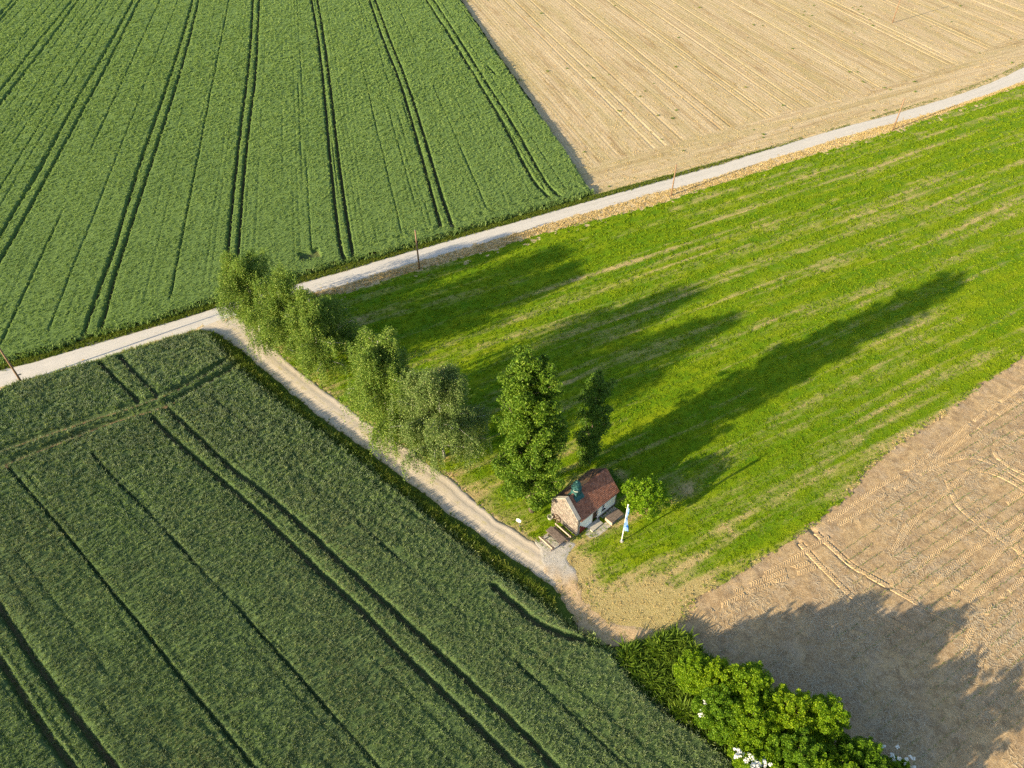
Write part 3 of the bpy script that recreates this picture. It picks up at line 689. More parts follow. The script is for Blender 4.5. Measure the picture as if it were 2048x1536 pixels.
def crop1_h(x, y):
    h = .64 + .08 * (fbm(x, y, 5, 3, 1) - .5) + .08 * (fbm(x, y, .5, 3, 2) - .5)
    u = ucoord(x, y) + .010 * (fbm(x, y, 14, 2, 3) - .5)
    dB = pdist(x, y, bed1)
    inn = sstep(2.6, 3.6, dB + (fbm(x, y, 1.5) - .5))
    f = (u * 20) % 1.0; j = np.floor(u * 20).astype(int)
    tab = np.array([g[1] for g in gaps1] + [0] * 60); off = np.array([g[3] for g in gaps1] + [0] * 60)
    jj = np.clip(j, 0, len(tab) - 1)
    wgt = np.exp(-((f - .5) / .11) ** 2) * sstep(.38, .6, fbm(off[jj] + y / 26, off[jj], 1, 2) + .12)
    h -= tab[jj] * wgt * inn
    for l in lines1:
        dl = pdist(x, y, l) + .10 * (fbm(x, y, .6, 2, 9) - .5)
        h = np.minimum(h, .06 + .72 * sstep(.15, .36, dl))
    # headland track and lodged gaps
    h -= .42 * np.exp(-((dB - 2.3 - .5 * (fbm(x, y, 9) - .5)) / .22) ** 2) * sstep(-24, -16, x)
    for (cx, cy, a, l, w) in ((-27.3, 82.6, .46, 1.4, .95), (-33.5, 80.4, .46, 1.2, .25), (-91.5, 161, .5, .9, .5), (-4.1, 147.5, -1.2, 2.2, .3)):
        p = (x - cx) * math.cos(a) + (y - cy) * math.sin(a); r = -(x - cx) * math.sin(a) + (y - cy) * math.cos(a)
        h = np.where((np.abs(p) < l) & (np.abs(r) < w), np.minimum(h, .12 + .1 * fbm(x, y, .3)), h)
    e = np.minimum(dB, pdist(x, y, P['crop1'][13:]))
    return h * sstep(-.05, .5, e + .25 * (fbm(x, y, .8, 2, 5) - .5)) - .02
X, Y, q, u, v = grid(crop1, .5, .15, CA, .15, .8, 6)
cm1 = cropmat('cereal_canopy', [(.062, .115, .026), (.125, .20, .05), (.19, .275, .076), (.145, .22, .052)], (.13, .12, .05), .10, 5, CA)
cr1 = tag(mk('cereal_crop', np.stack([X, Y, crop1_h(X, Y)], 1), q, cm1, smooth=True), 'dense green cereal crop with paired wheel tracks beyond the pale road', 'crop', kind='stuff')
cl1 = leafmat('cereal_leaf', [(0, (.085, .15, .036)), (.5, (.18, .27, .07)), (1, (.31, .385, .125))], .3, .6, 'both', patch=(.08, (.88, .9, .92)))
x, y, rg = jitter_points(crop1, (10, lambda x, y: np.clip(9.5 * (85 / y) ** 1.7, 2.2, 10)), seed=21)
h = crop1_h(x, y); k = (h > .42) | ((h > .15) & (rg.random(len(h)) < .25)); x, y, h = x[k], y[k], h[k]
src = [tuft('cereal_plant', cl1, 10, .28, .15, .045, .8, 100 + i) for i in range(5)]
scatter('cereal_plants', np.stack([x, y, h - .05], 1), rg.uniform(0, 6.28, len(x)), rg.uniform(.7, 1.15, len(x)) * np.clip(y / 100, .85, 1.5), rg.integers(0, 5, len(x)), src, cr1)

# ---- bluish crop in the foreground
crop2 = P['crop2'] + [(24, 6), (-70, 6), (-80, 45)]
lines2 = [(P['a1'], .36, 18, 0), (P['a2'], .36, 18, 0), (P['b1'], .24, 0, 14), (P['b2'], .24, 0, 14), (P['c1'], .22, 0, 0), (P['c2'], .22, 0, 0), (P['d1'], .26, 14, 14), (P['d2'], .26, 14, 14), (P['h1'], .28, 0, 1), (P['h2'], .20, 0, 0)]
lines2 = [([tuple(p) for p in smooth(extend(l, a, b), 1)], w) for l, w, a, b in lines2]
thin2 = [[tuple(p) for p in smooth(extend(P[n], a, 14 if n != 'e3' else 0), 1)] for n, a in (('e1', 6), ('e2', 0), ('e3', 0), ('e4', 0))]
def crop2_h(x, y):
    h = .70 + .12 * (fbm(x, y, 4, 3, 11) - .5) + .11 * (fbm(x, y, .35, 3, 12) - .5)
    for l, w in lines2:
        dl = pdist(x, y, l) + .12 * (fbm(x, y, .6, 2, 9) - .5)
        h = np.minimum(h, (.02 if w > .33 else .15) + .72 * sstep(w * .55, w + .22, dl))
    for i, l in enumerate(thin2):
        dl = pdist(x, y, l) + .06 * (fbm(x, y, .8, 2, 4) - .5)
        st = .25 + .75 * sstep(.30, .6, fbm(x, y, 6, 2, 13 + i)) if i in (1, 2, 3) else 1
        h -= (.45 if i < 2 else .3) * sstep(.20, .05, dl) * st
    c, s = math.cos(R(-41.5)), math.sin(R(-41.5)); v = -x * s + y * c
    h -= .10 * np.exp(-((((v / 1.45) % 1) - .5) / .09) ** 2) * sstep(.45, .65, fbm((x * c + y * s) / 9, v / 1.45, 1, 2, 3))
    e = pdist(x, y, P['crop2'])
    return h * sstep(-.05, .6, e + .3 * (fbm(x, y, .8, 2, 5) - .5)) - .02
X, Y, q, u, v = grid(crop2, .14, .12, R(-41.5), .2, .8, 5)
cm2 = cropmat('rape_canopy', [(.05, .085, .03), (.10, .16, .05), (.16, .23, .075), (.11, .16, .066)], (.24, .17, .095), .08, 7, R(-41.5))
cr2 = tag(mk('grain_crop', np.stack([X, Y, crop2_h(X, Y)], 1), q, cm2, smooth=True), 'dark bluish green crop with wheel ruts in the foreground left of the track', 'crop', kind='stuff')
cl2 = leafmat('grain_leaf', [(0, (.05, .095, .03)), (.45, (.175, .265, .075)), (.8, (.32, .42, .13)), (1, (.48, .53, .22))], .25, .6, 'both', patch=(.10, (.95, .78, 1.0)))
ear = leafmat('grain_ear', [(0, (.09, .13, .09)), (.6, (.17, .22, .14)), (1, (.28, .32, .21))], .1, .7, 'both')
x, y, rg = jitter_points(crop2, (30, lambda x, y: np.clip(27 * (34 / np.maximum(y, 20)) ** 1.1, 8, 30)), seed=23, m=4)
h = crop2_h(x, y); k = (h > .42) | ((h > .12) & (rg.random(len(h)) < .3)); x, y, h = x[k], y[k], h[k]
src = [tuft('grain_plant', cl2, 8, .30, .09, .032, .7, 140 + i, ears=(ear, 4)) for i in range(6)]
scatter('grain_plants', np.stack([x, y, h - .03], 1), rg.uniform(0, 6.28, len(x)), rg.uniform(.7, 1.2, len(x)) * np.clip(y / 40, .8, 1.25), rg.integers(0, 6, len(x)), src, cr2)

# ---- tall verge grass, stones
vg = leafmat('verge_blade', [(0, (.05, .095, .008)), (.5, (.12, .175, .016)), (1, (.28, .28, .05))], .35, .7, 'both')
vsrc = [tuft('tall_grass', vg, 14, .5, .2, .04, .9, 200 + i) for i in range(4)]
xy = []; sc = []
def band(line_a, line_b, dens, s0, s1, seed):
    A = resample(line_a, 200); B = resample(line_b, 200); ar = np.hypot(*np.diff((A + B) / 2, axis=0).T).sum() * np.hypot(*(A - B).T).mean()
    rg = np.random.default_rng(seed); n = int(ar * dens); i = rg.integers(0, 200, n); t = rg.random(n)
    p = A[i] * (1 - t)[:, None] + B[i] * t[:, None] + rg.normal(0, .12, (n, 2))
    k = inview(p[:, 0], p[:, 1], 6); return p[k], rg.uniform(s0, s1, k.sum())
c2e = [p for p in P['crop2'] if p[0] > -38 and p[1] > 30]
for a in ((c2e, [(a - .75, b - .75) for a, b in P['track_l']], 24, .9, 1.6, 1), (c2e, P['track_l'], 7, .3, .7, 11), (P['crop1'][:13], [tuple(p) for p in road_up[6:-30]], 4, .3, .7, 2), (P['crop2'][:6], P['road_lo'][:5], 5, .25, .6, 3)):
    p, s = band(*a); xy.append(p); sc.append(s)
p, s = band([tuple(p) for p in ru[180:]], [(a, b) for a, b in edge_t], .8, .15, .4, 5); k = fbm(p[:, 0], p[:, 1], 5, 2, 2) > .45; xy.append(p[k]); sc.append(s[k])
p, s = band([(-36.8, 66.2), (-32.5, 61)], [(-36.5, 67.2), (-30.8, 63.1)], 14, .6, 1.2, 6); xy.append(p); sc.append(s)
p = np.concatenate(xy); s = np.concatenate(sc)
scatter('verge_grass', np.concatenate([p, np.zeros((len(p), 1))], 1), rng.uniform(0, 6.28, len(p)), s, rng.integers(0, 4, len(p)), vsrc, verge)
pe, se = band([(a, b + .05) for a, b in P['crop1'][:14]], [(a - .25, b + .55) for a, b in P['crop1'][:14]], 16, 2.0, 2.7, 31)
scatter('cereal_edge', np.concatenate([pe, np.zeros((len(pe), 1))], 1), rng.uniform(0, 6.28, len(pe)), se, rng.integers(0, 5, len(pe)), [tuft('edge_plant', cl1, 13, .30, .16, .035, .5, 400 + i) for i in range(5)], cr1)
c2b = [(a - .35, b - .45) for a, b in P['crop2']]
pe, se = band(P['crop2'], c2b, 16, 1.9, 2.6, 32)
scatter('grain_edge', np.concatenate([pe, np.zeros((len(pe), 1))], 1), rng.uniform(0, 6.28, len(pe)), se, rng.integers(0, 5, len(pe)), [tuft('edge_grain', cl2, 13, .32, .16, .035, .5, 410 + i) for i in range(5)], cr2)
p, s = band(P['road_lo'][5:], P['meadow_top'], 7, .7, 1.5, 7)
scatter('verge_straw', np.concatenate([p, np.full((len(p), 1), .0)], 1), rng.uniform(0, 6.28, len(p)), s, rng.integers(0, 3, len(p)), [tuft('dry_verge', gs, 9, .16, .2, .05, 1.1, 230 + i) for i in range(3)], verge)
x, y, rg = jitter_points(yard, (16, lambda x, y: 9 * sstep(34.0, 31, y) * sstep(.42, .65, fbm(x, y, .9, 3, 5))), seed=44)
scatter('yard_straw', np.stack([x, y, x * 0 + .03], 1), rg.uniform(0, 6.28, len(x)), rg.uniform(.7, 1.6, len(x)), rg.integers(0, 3, len(x)), [tuft('dry_yard', gs, 9, .14, .16, .03, 1.2, 240 + i) for i in range(3)], verge)

# ------------------------------------------------------------------ trees and shrubs
def leafquads(Pn, size, rg, up=.35, asp=.6):
    n = len(Pn); nz = rg.normal(size=(n, 3)); nz[:, 2] = np.abs(nz[:, 2]) + up * 2; nz /= np.linalg.norm(nz, axis=1)[:, None]
    a = rg.normal(size=(n, 3)); a -= nz * (a * nz).sum(1)[:, None]; a /= np.linalg.norm(a, axis=1)[:, None]; b = np.cross(nz, a)
    s = size * rg.uniform(.65, 1.25, n)[:, None]
    V = np.stack([Pn - a * s * .5, Pn + b * s * asp * .5 + nz * s * .06, Pn + a * s * .5, Pn - b * s * asp * .5 + nz * s * .06], 1).reshape(-1, 3)
    return V, np.arange(4 * n).reshape(n, 4)
def clump(c, r, n, rg, flat=.75):
    d = rg.normal(size=(n, 3)); d /= np.linalg.norm(d, axis=1)[:, None]
    return c + d * (rg.random(n) ** .42)[:, None] * r * np.array([1, 1, flat])
bark_m = simple('bark', (.10, .075, .05), (.20, .16, .12), 8, .95, .04, 20, (1, 1, .25))
birch_m = simple('birch_bark', (.20, .18, .16), (.62, .60, .56), 5, .9, .02, 20, (1, 1, 4))

def limb(p0, az, el, ln, r0, rg, bend=.25, n=6):
    pts = [np.array(p0, float)]; a, e = az, el
    for i in range(n):
        e = np.clip(e + bend / n + rg.normal(0, .06), -1.5, 1.5); a += rg.normal(0, .12)
        pts.append(pts[-1] + ln / n * np.array([math.cos(a) * math.cos(e), math.sin(a) * math.cos(e), math.sin(e)]))
    return np.array(pts), np.linspace(r0, r0 * .25, n + 1)

def broad_tree(name, label, cat, loc, h, prof, mat, seed, nl=60, leaf=.2, per=230, cr=.62, group=None, bark=None, el=(.5, 1.1), r0=.28, lean=(0, 0), shade_gap=.0):
    rg = np.random.default_rng(seed)
    t = tag(empty(name, (loc[0], loc[1], 0)), label, cat, group)
    mb = MB(); zt = np.linspace(-.1, h * .93, 9)
    tx = np.cumsum(rg.normal(0, .10, 9)) + lean[0] * zt; ty = np.cumsum(rg.normal(0, .10, 9)) + lean[1] * zt; tx -= tx[0]; ty -= ty[0]
    mb.tube(np.stack([tx, ty, zt], 1), np.linspace(r0, .03, 9), 8)
    pz = np.array([p[0] for p in prof]) * h; pr = np.array([p[1] for p in prof])
    pts = []; br = MB()
    zs = np.sort(rg.uniform(.04, .95, nl)) * h
    for i, z0 in enumerate(zs):
        az = i * 2.39996 + rg.normal(0, .4); e = rg.uniform(*el); R_ = np.interp(z0 + .8, pz, pr) * rg.uniform(.62, 1.12)
        ln = max(.4, R_ / max(.35, math.cos(e)) * .95)
        p0 = (np.interp(z0, zt, tx), np.interp(z0, zt, ty), z0 * .93)
        L, rr = limb(p0, az, e, ln, max(.02, r0 * .32 * (1 - z0 / h) + .02), rg)
        br.tube(L, rr, 5, False)
        for k in (2, 3, 4, 5, 6):
            if k < 4 and rg.random() < .45: continue
            c = L[k] + rg.normal(0, .22, 3)
            pts.append(clump(c, cr * rg.uniform(.6, 1.15) * (1 - .25 * z0 / h), int(per * rg.uniform(.6, 1.1) / 2.2), rg))
    pts.append(clump(np.array([tx[-1], ty[-1], h * .93]), cr * .9, per // 2, rg)); pts.append(clump(np.array([tx[-1], ty[-1], h * .97]), cr * .6, per // 3, rg))
    pts = np.concatenate(pts); pts = pts[pts[:, 2] > .15]; pts[:, 2] = np.minimum(pts[:, 2], h * 1.0)
    mb.build('trunk', bark or bark_m, t, True); br.build('branches', bark or bark_m, t, True)
    V, F = leafquads(pts, leaf, rg); mk('crown', V, F, mat, t)
    return t

def birch(label, loc, h, rad, mat, seed, ns=430, leaf=.14, group=None, droop=1.0):
    rg = np.random.default_rng(seed)
    t = tag(empty('birch_tree', (loc[0], loc[1], 0)), label, 'tree', group)
    mb = MB(); zt = np.linspace(-.1, h * .9, 9); tx = np.cumsum(rg.normal(0, .12, 9)); ty = np.cumsum(rg.normal(0, .12, 9)); tx -= tx[0]; ty -= ty[0]
    mb.tube(np.stack([tx, ty, zt], 1), np.linspace(.17, .03, 9), 8); mb.build('trunk', birch_m, t, True)
    br = MB(); starts = []
    nl = 46
    for i in range(nl):
        z0 = h * rg.uniform(.10, .90); az = i * 2.39996 + rg.normal(0, .3); f = z0 / h
        R_ = rad * (1.05 - .75 * max(0, f - .35) / .65) * rg.uniform(.6, 1.1)
        L, rr = limb((np.interp(z0, zt, tx), np.interp(z0, zt, ty), z0), az, rg.uniform(.5, .95), R_ * 1.15, .06 * (1.2 - f), rg, -.5, 7)
        br.tube(L, rr, 5, False); starts += [(L[k], az) for k in range(2, 8)]
    br.build('branches', birch_m, t, True)
    pts = []
    for i in range(int(ns * 2.4)):
        p, az = starts[rg.integers(len(starts))]
        p = p + rg.normal(0, .28, 3); ln = min(rg.uniform(.7, 2.6) * droop, max(.3, p[2] - .5)); n = int(ln / .034)
        s = np.linspace(0, 1, n); a = az + rg.normal(0, .9); o = rg.uniform(.15, .7)
        q = p + np.stack([math.cos(a) * o * np.sqrt(s), math.sin(a) * o * np.sqrt(s), .25 * np.sin(s * 3) - ln * s ** 1.3], 1) + rg.normal(0, .10, (n, 3))
        pts.append(q)
    for p, az in starts[::2]: pts.append(clump(p, .75, 150, rg))
    pts = np.concatenate(pts); pts = pts[pts[:, 2] > .3]
    V, F = leafquads(pts, leaf, rg, .15, .6); mk('crown', V, F, mat, t)
    return t

def shrub(label, loc, h, rad, mat, seed, nc=42, per=170, leaf=.19, group=None, name='hedge_shrub', low=.15, cr=.55, flowers=None):
    rg = np.random.default_rng(seed)
    t = tag(empty(name, (loc[0], loc[1], 0)), label, 'shrub', group)
    br = MB(); pts = []; fl = []
    for i in range(nc):
        az = i * 2.39996; f = (i + .5) / nc; el = math.asin(max(-.2, min(.98, 1 - 1.15 * f))) + rg.normal(0, .12)
        k = rg.uniform(.60, 1.15); zc = h * .48
        c = np.array([math.cos(az) * math.cos(el) * rad * k, math.sin(az) * math.cos(el) * rad * k, zc + math.sin(el) * (h - zc) * k * .96])
        c[2] = max(c[2], h * low)
        mid = c * np.array([.35, .35, .5]); br.tube([(rg.normal(0, .12), rg.normal(0, .12), -.05), mid, c], [.055, .035, .012], 5, False)
        pts.append(clump(c, cr * rg.uniform(.65, 1.2), int(per * rg.uniform(.6, 1.2)), rg, .8))
        if rg.random() < .6: pts.append(clump(c * .62 + np.array([0, 0, .2]), cr, per // 3, rg))
        # upright leader shoots
        if el > .3 and rg.random() < .5:
            tip = c + np.array([rg.normal(0, .1), rg.normal(0, .1), rg.uniform(.3, .6)]); pts.append(clump(tip, cr * .45, per // 4, rg, 1.3))
    br.build('stems', bark_m, t, True)
    pts = np.concatenate(pts); pts = pts[pts[:, 2] > .08]
    V, F = leafquads(pts, leaf, rg); mk('crown', V, F, mat, t)
    if flowers:
        for (fx, fy, fz), r_, n in flowers:
            fp = clump(np.array([fx, fy, fz]), r_, n, rg, .7); V, F = leafquads(fp, .13, rg, 1.2, .95); mk('blossom', V, F, flower_m, t)
    return t

flower_m = simple('elder_blossom', (.72, .70, .60), (.85, .83, .76), 6, .8)
lm_big = leafmat('maple_leaf', [(0, (.05, .11, .008)), (.5, (.10, .185, .013)), (.85, (.16, .25, .022)), (1, (.22, .29, .04))], .35, .5)
lm_dark = leafmat('dark_leaf', [(0, (.045, .10, .010)), (.6, (.085, .165, .014)), (1, (.15, .235, .028))], .3, .5)
lm_bir = leafmat('birch_leaf', [(0, (.06, .12, .016)), (.5, (.132, .215, .028)), (.9, (.225, .295, .05)), (1, (.29, .33, .08))], .28, .5)
lm_bir2 = leafmat('birch_leaf_grey', [(0, (.07, .12, .025)), (.5, (.135, .20, .047)), (.9, (.22, .28, .085)), (1, (.32, .34, .16))], .28, .5)
lm_hed = leafmat('hedge_leaf', [(0, (.06, .13, .004)), (.5, (.14, .25, .006)), (1, (.27, .37, .014))], .4, .5)
lm_hed2 = leafmat('hazel_leaf', [(0, (.045, .105, .006)), (.5, (.10, .20, .008)), (1, (.20, .31, .018))], .4, .5)
lm_hed3 = leafmat('elder_leaf', [(0, (.07, .14, .004)), (.5, (.17, .28, .006)), (1, (.32, .40, .014))], .4, .5)
lm_bus = leafmat('bush_leaf', [(0, (.085, .18, .005)), (.5, (.155, .28, .008)), (1, (.25, .36, .018))], .4, .5)

broad_tree('maple_tree', 'tallest columnar broadleaf tree at the left side of the chapel', 'tree', (1.9, 40.8), 20.6,
           [(0, 1.2), (.06, 2.1), (.22, 2.9), (.45, 3.15), (.60, 2.7), (.72, 2.5), (.86, 2.2), (.95, 1.5), (1, .6)], lm_big, 3, nl=135, leaf=.19, per=640, cr=.72, r0=.32, el=(.55, 1.05))
broad_tree('slender_tree', 'slim dark tree standing alone behind the chapel', 'tree', (7.7, 46.6), 13.2,
           [(0, .6), (.15, 1.3), (.35, 1.8), (.6, 1.9), (.8, 1.5), (.93, 1.0), (1, .4)], lm_dark, 5, nl=46, leaf=.17, per=330, cr=.58, r0=.17, el=(.4, .9))
birch('birch tree nearest the junction of road and track', (-30.2, 66.8), 11.7, 3.9, lm_bir, 11, 760)
birch('middle birch of the three crowded together near the road', (-25.4, 63.0), 11.3, 4.0, lm_bir, 12, 700)
birch('birch at the chapel end of the three crowded ones, beside a gap', (-21.2, 60.3), 11.3, 3.9, lm_bir, 13, 660)
birch('weeping birch with long hanging strands, across the gap from the crowded three', (-12.2, 50.9), 13.2, 3.9, lm_bir, 14, 700, droop=1.6)
birch('grey green airy birch nearest to the tall columnar tree', (-6.8, 47.4), 12.4, 4.3, lm_bir2, 15, 620, droop=1.3)
shrub('low dark bush behind the crowded birches at the meadow edge', (-18.6, 62.4), 4.6, 1.6, lm_dark, 21, 24, 150, .17, name='bush')
shrub('round bright green bush at the back right corner of the chapel', (12.2, 41.2), 3.0, 2.0, lm_bus, 22, 58, 150, .17, name='bush', low=.12, cr=.45)
shrub('low dark bush against the rear wall of the chapel', (9.2, 43.6), 1.7, 1.1, lm_dark, 23, 22, 110, .15, name='bush', cr=.4)

HS = [(14.0, 24.6, 2.6, 1.3, 'small hedge shrub at the chapel end of the hedge'),
      (15.5, 23.6, 3.5, 1.6, 'hedge shrub second from the chapel end, along the ploughed side'),
      (17.4, 22.9, 4.5, 1.7, 'hedge shrub with an upright tip on the ploughed side'),
      (15.2, 21.4, 3.6, 1.6, 'hedge shrub with small white flower heads facing the green crop'),
      (17.2, 20.6, 4.2, 1.8, 'middle hedge shrub enclosed by the others'),
      (19.9, 20.9, 5.0, 1.7, 'tall hedge shrub in the middle of the ploughed side'),
      (22.0, 20.3, 5.3, 1.5, 'tallest hedge shrub at the right end of the hedge row'),
      (19.6, 18.3, 4.6, 1.8, 'hedge shrub in front of the tall right end ones'),
      (17.0, 18.0, 3.3, 1.6, 'hedge shrub with big white blossom clusters beside the green crop'),
      (19.2, 15.6, 3.6, 1.8, 'hedge shrub cut by the lower picture edge beside the crop'),
      (21.8, 16.6, 4.5, 1.8, 'hedge shrub cut by the lower picture edge near the hedge middle'),
      (23.9, 17.8, 4.2, 1.5, 'low right hand hedge shrub leaning over the ploughed soil'),
      (26.2, 16.6, 2.9, 1.6, 'hedge shrub with sparse white flowers at the lower right end'),
      (23.4, 13.8, 6.0, 2.0, 'taller hedge shrub just below the lower picture edge, shading the ploughed soil')]
for i, (x, y, h, r, lb) in enumerate(HS):
    fl = None
    if i in (3, 8, 12):
        rf_ = np.random.default_rng(90 + i); fl = []
        for (qx, qy, qz, sp, n_) in {3: [(14.0, 21.6, 2.3, .25, 6), (13.7, 21.2, 2.1, .2, 5)], 8: [(15.6, 18.3, 2.9, .22, 8), (16.4, 17.9, 3.1, .3, 16), (17.0, 17.5, 3.1, .3, 12)], 12: [(26.6, 17.9, 2.6, .4, 10), (27.6, 17.4, 2.4, .4, 10)]}[i]:
            for _ in range(n_): fl.append(((qx - x + rf_.normal(0, sp), qy - y + rf_.normal(0, sp), qz + rf_.normal(0, .15)), rf_.uniform(.10, .20), 16))
    if i == 99: fl = [((-1.55, -.3, 2.0), .45, 40), ((-1.6, .2, 1.7), .35, 25)]
    if i == 99: fl = [((-.6, -1.5, 2.5), .5, 90), ((-1.2, -1.2, 2.2), .4, 60), ((-.1, -1.7, 2.3), .5, 90), ((-1.75, .1, 2.2), .4, 50), ((.3, -1.5, 2.7), .4, 60)]
    if i == 99: fl = [((.6, 1.1, 2.2), .4, 18), ((1.0, .7, 2.0), .4, 18), ((.2, 1.3, 1.9), .35, 14)]
    shrub(lb, (x, y), h, r, (lm_hed, lm_hed2, lm_hed, lm_hed3)[(i * 7) % 4], 50 + i, 120, 230, .125, 'hedge shrubs beside the ploughed field', flowers=fl, cr=.36)

nettle = leafmat('nettle_leaf', [(0, (.06, .11, .010)), (.5, (.115, .185, .014)), (1, (.20, .26, .025))], .35, .6, 'both')
npoly = [(8.5, 27.0), (10.6, 27.7), (12.8, 28.4), (14.3, 28.2), (15.6, 26.6), (16.6, 24.6), (19, 22.5), (22, 21), (26, 17), (26, 10), (17, 16), (15.6, 18.6), (13.0, 21.0), (11.0, 22.6), (9.4, 24.6)]
x, y, rg = jitter_points(npoly, (11, lambda x, y: 11 + 0 * x), seed=71)
no = scatter('nettle_patch', np.stack([x, y, x * 0], 1), rg.uniform(0, 6.28, len(x)), rg.uniform(.6, 1.3, len(x)) * (.45 + .9 * fbm(x, y, 1.3, 2)), rg.integers(0, 4, len(x)), [tuft('nettle', nettle, 34, .9, .26, .12, .9, 300 + i) for i in range(4)])
tag(no, 'rank green nettles and tall weeds around the hedge foot', 'weeds')

# ------------------------------------------------------------------ chapel
CH = Vector((5.87, 37.98, 0)); CA_ = R(42.3)
def W(u, v, z=0): return (CH.x + math.cos(CA_) * u - math.sin(CA_) * v, CH.y + math.sin(CA_) * u + math.cos(CA_) * v, z)
def obj_mat(name, c1, c2, scale=4, rough=.85, b=.01, bsc=25): return simple(name, c1, c2, scale, rough, b, bsc)
plaster = obj_mat('white_plaster', (.74, .75, .72), (.84, .84, .81), 2, .9, .01, 12)
mortar = obj_mat('lime_mortar', (.18, .155, .13), (.25, .22, .185), 6, .95, .02, 18)
def island(name, stops, rough=.85, b=.02, bsc=20, dirt=None):
    m, nt, nd, bs = nmat(name); g = N(nt, 'ShaderNodeNewGeometry'); c = ramp(nt, g.outputs['Random Per Island'], stops)
    if dirt: c = mix(nt, ramp(nt, noise(nt, dirt[0], 5, .7), [(dirt[2], (0, 0, 0)), (dirt[2] + .12, (1, 1, 1))]), c, dirt[1])
    setcol(nt, bs, c); bs.inputs['Roughness'].default_value = rough; bump(nt, bs, noise(nt, bsc, 4), b); return m
stone_m = island('rubble_stone', [(0, (.13, .105, .09)), (.35, (.20, .17, .145)), (.7, (.26, .225, .195)), (.9, (.19, .14, .12)), (1, (.17, .165, .155))], .9, .03)
tile_m = island('red_tile', [(0, (.19, .08, .05)), (.4, (.275, .115, .07)), (.8, (.34, .15, .092)), (1, (.25, .125, .09))], .75, .01, 20)
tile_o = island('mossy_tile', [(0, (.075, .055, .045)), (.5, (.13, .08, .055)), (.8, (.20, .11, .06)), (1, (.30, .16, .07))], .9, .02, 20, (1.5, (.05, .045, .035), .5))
copper = obj_mat('verdigris_copper', (.02, .07, .07), (.05, .14, .13), 5, .5, .01, 15)
copper.node_tree.nodes['Principled BSDF'].inputs['Metallic'].default_value = .25
gold = obj_mat('gilded_ball', (.65, .45, .10), (.75, .55, .15), 5, .3, 0); gold.node_tree.nodes['Principled BSDF'].inputs['Metallic'].default_value = .9
dwood = obj_mat('dark_wood', (.05, .03, .022), (.10, .06, .04), 6, .7)
oxblood_m = obj_mat('oxblood_red', (.13, .022, .02), (.20, .04, .032), 4, .6)
zinc = obj_mat('zinc_gutter', (.09, .09, .095), (.16, .16, .165), 4, .5)
glassm, nt, nd, bs = nmat('dark_pane'); bs.inputs['Base Color'].default_value = (.012, .014, .03, 1); bs.inputs['Roughness'].default_value = .12
plinth_m = obj_mat('plinth_paint', (.13, .095, .10), (.20, .15, .15), 4, .85)
concrete = obj_mat('pale_concrete', (.34, .31, .265), (.46, .42, .36), 3, .95, .02, 18)
oakw = obj_mat('weathered_wood', (.13, .098, .078), (.22, .17, .138), 6, .85, .01, 30)
pale_sunlit_w = obj_mat('pale_or_sunlit_wood', (.34, .26, .19), (.46, .37, .28), 6, .8)  # pale jamb and spokes; also the painted sunlit tone of backrests and end panels
white_m = obj_mat('white_paint', (.78, .78, .76), (.84, .84, .82), 3, .5, 0)

chapel = tag(empty('chapel', CH, CA_), 'small whitewashed chapel with red tiled roof, rubble gable and green copper turret', 'chapel')
CL, CWd, EZ, RZ = 5.25, 3.3, 2.15, 3.75
ry = CWd / 2; sl = (RZ - EZ) / ry
def zr(y): return EZ + sl * (ry - abs(y - ry))
# plastered walls
wb = MB()
wb.box(.30, .0, 0, 2.08, .3, EZ).box(2.78, .0, 0, 3.30, .3, EZ).box(3.85, .0, 0, CL - .28, .3, EZ)
wb.box(3.30, .0, 0, 3.85, .3, .72).box(3.30, .0, 1.62, 3.85, .3, EZ).box(2.08, .0, 1.93, 2.78, .3, EZ)
wb.box(.30, CWd - .3, 0, CL - .28, CWd, EZ)
wb.build('side_wall', plaster, chapel)
MB().prism([(0, 0), (CWd, 0), (CWd, EZ), (ry, RZ - .08), (0, EZ)], CL - .28, CL, 0).build('rear_gable', plaster, chapel)
# stone front gable rising as a parapet over the roof
PU = .26
gp = [(0.0, -.1), (CWd, -.1), (CWd, EZ + PU), (ry, RZ + PU), (0.0, EZ + PU)]
gab = MB().prism(gp, 0, .30, 0).build('stone_gable', mortar, chapel)
st = MB(); rs = random.Random(4)
def gin(y, z, m=.03): return m < y < CWd - m and z < zr(y) + PU - m
z = .02
while z < RZ + PU:
    hh = rs.uniform(.13, .24); y = rs.uniform(-.2, 0)
    while y < CWd:
        ww = rs.uniform(.16, .44); y0, y1, z0, z1 = max(y + .012, .01), min(y + ww - .012, CWd - .01), z + .012, z + hh - .012
        top = min(zr(y0), zr(y1)) + PU - .02
        z1 = min(z1, top)
        if y1 - y0 > .06 and z1 - z0 > .05:
            d = rs.uniform(.02, .055); j = lambda: rs.uniform(-.015, .015)
            vs = [(.02, y0, z0), (.02, y1, z0), (.02, y1, z1), (.02, y0, z1)] + [(-d, y0 + .02 + j(), z0 + .02 + j()), (-d, y1 - .02 + j(), z0 + .02 + j()), (-d, y1 - .02 + j(), z1 - .02 + j()), (-d, y0 + .02 + j(), z1 - .02 + j())]
            st.add(vs, [(4, 5, 6, 7), (0, 1, 5, 4), (1, 2, 6, 5), (2, 3, 7, 6), (3, 0, 4, 7)])
        y += ww
    z += hh
tag(st.build('stones', stone_m, gab), kind='stuff')
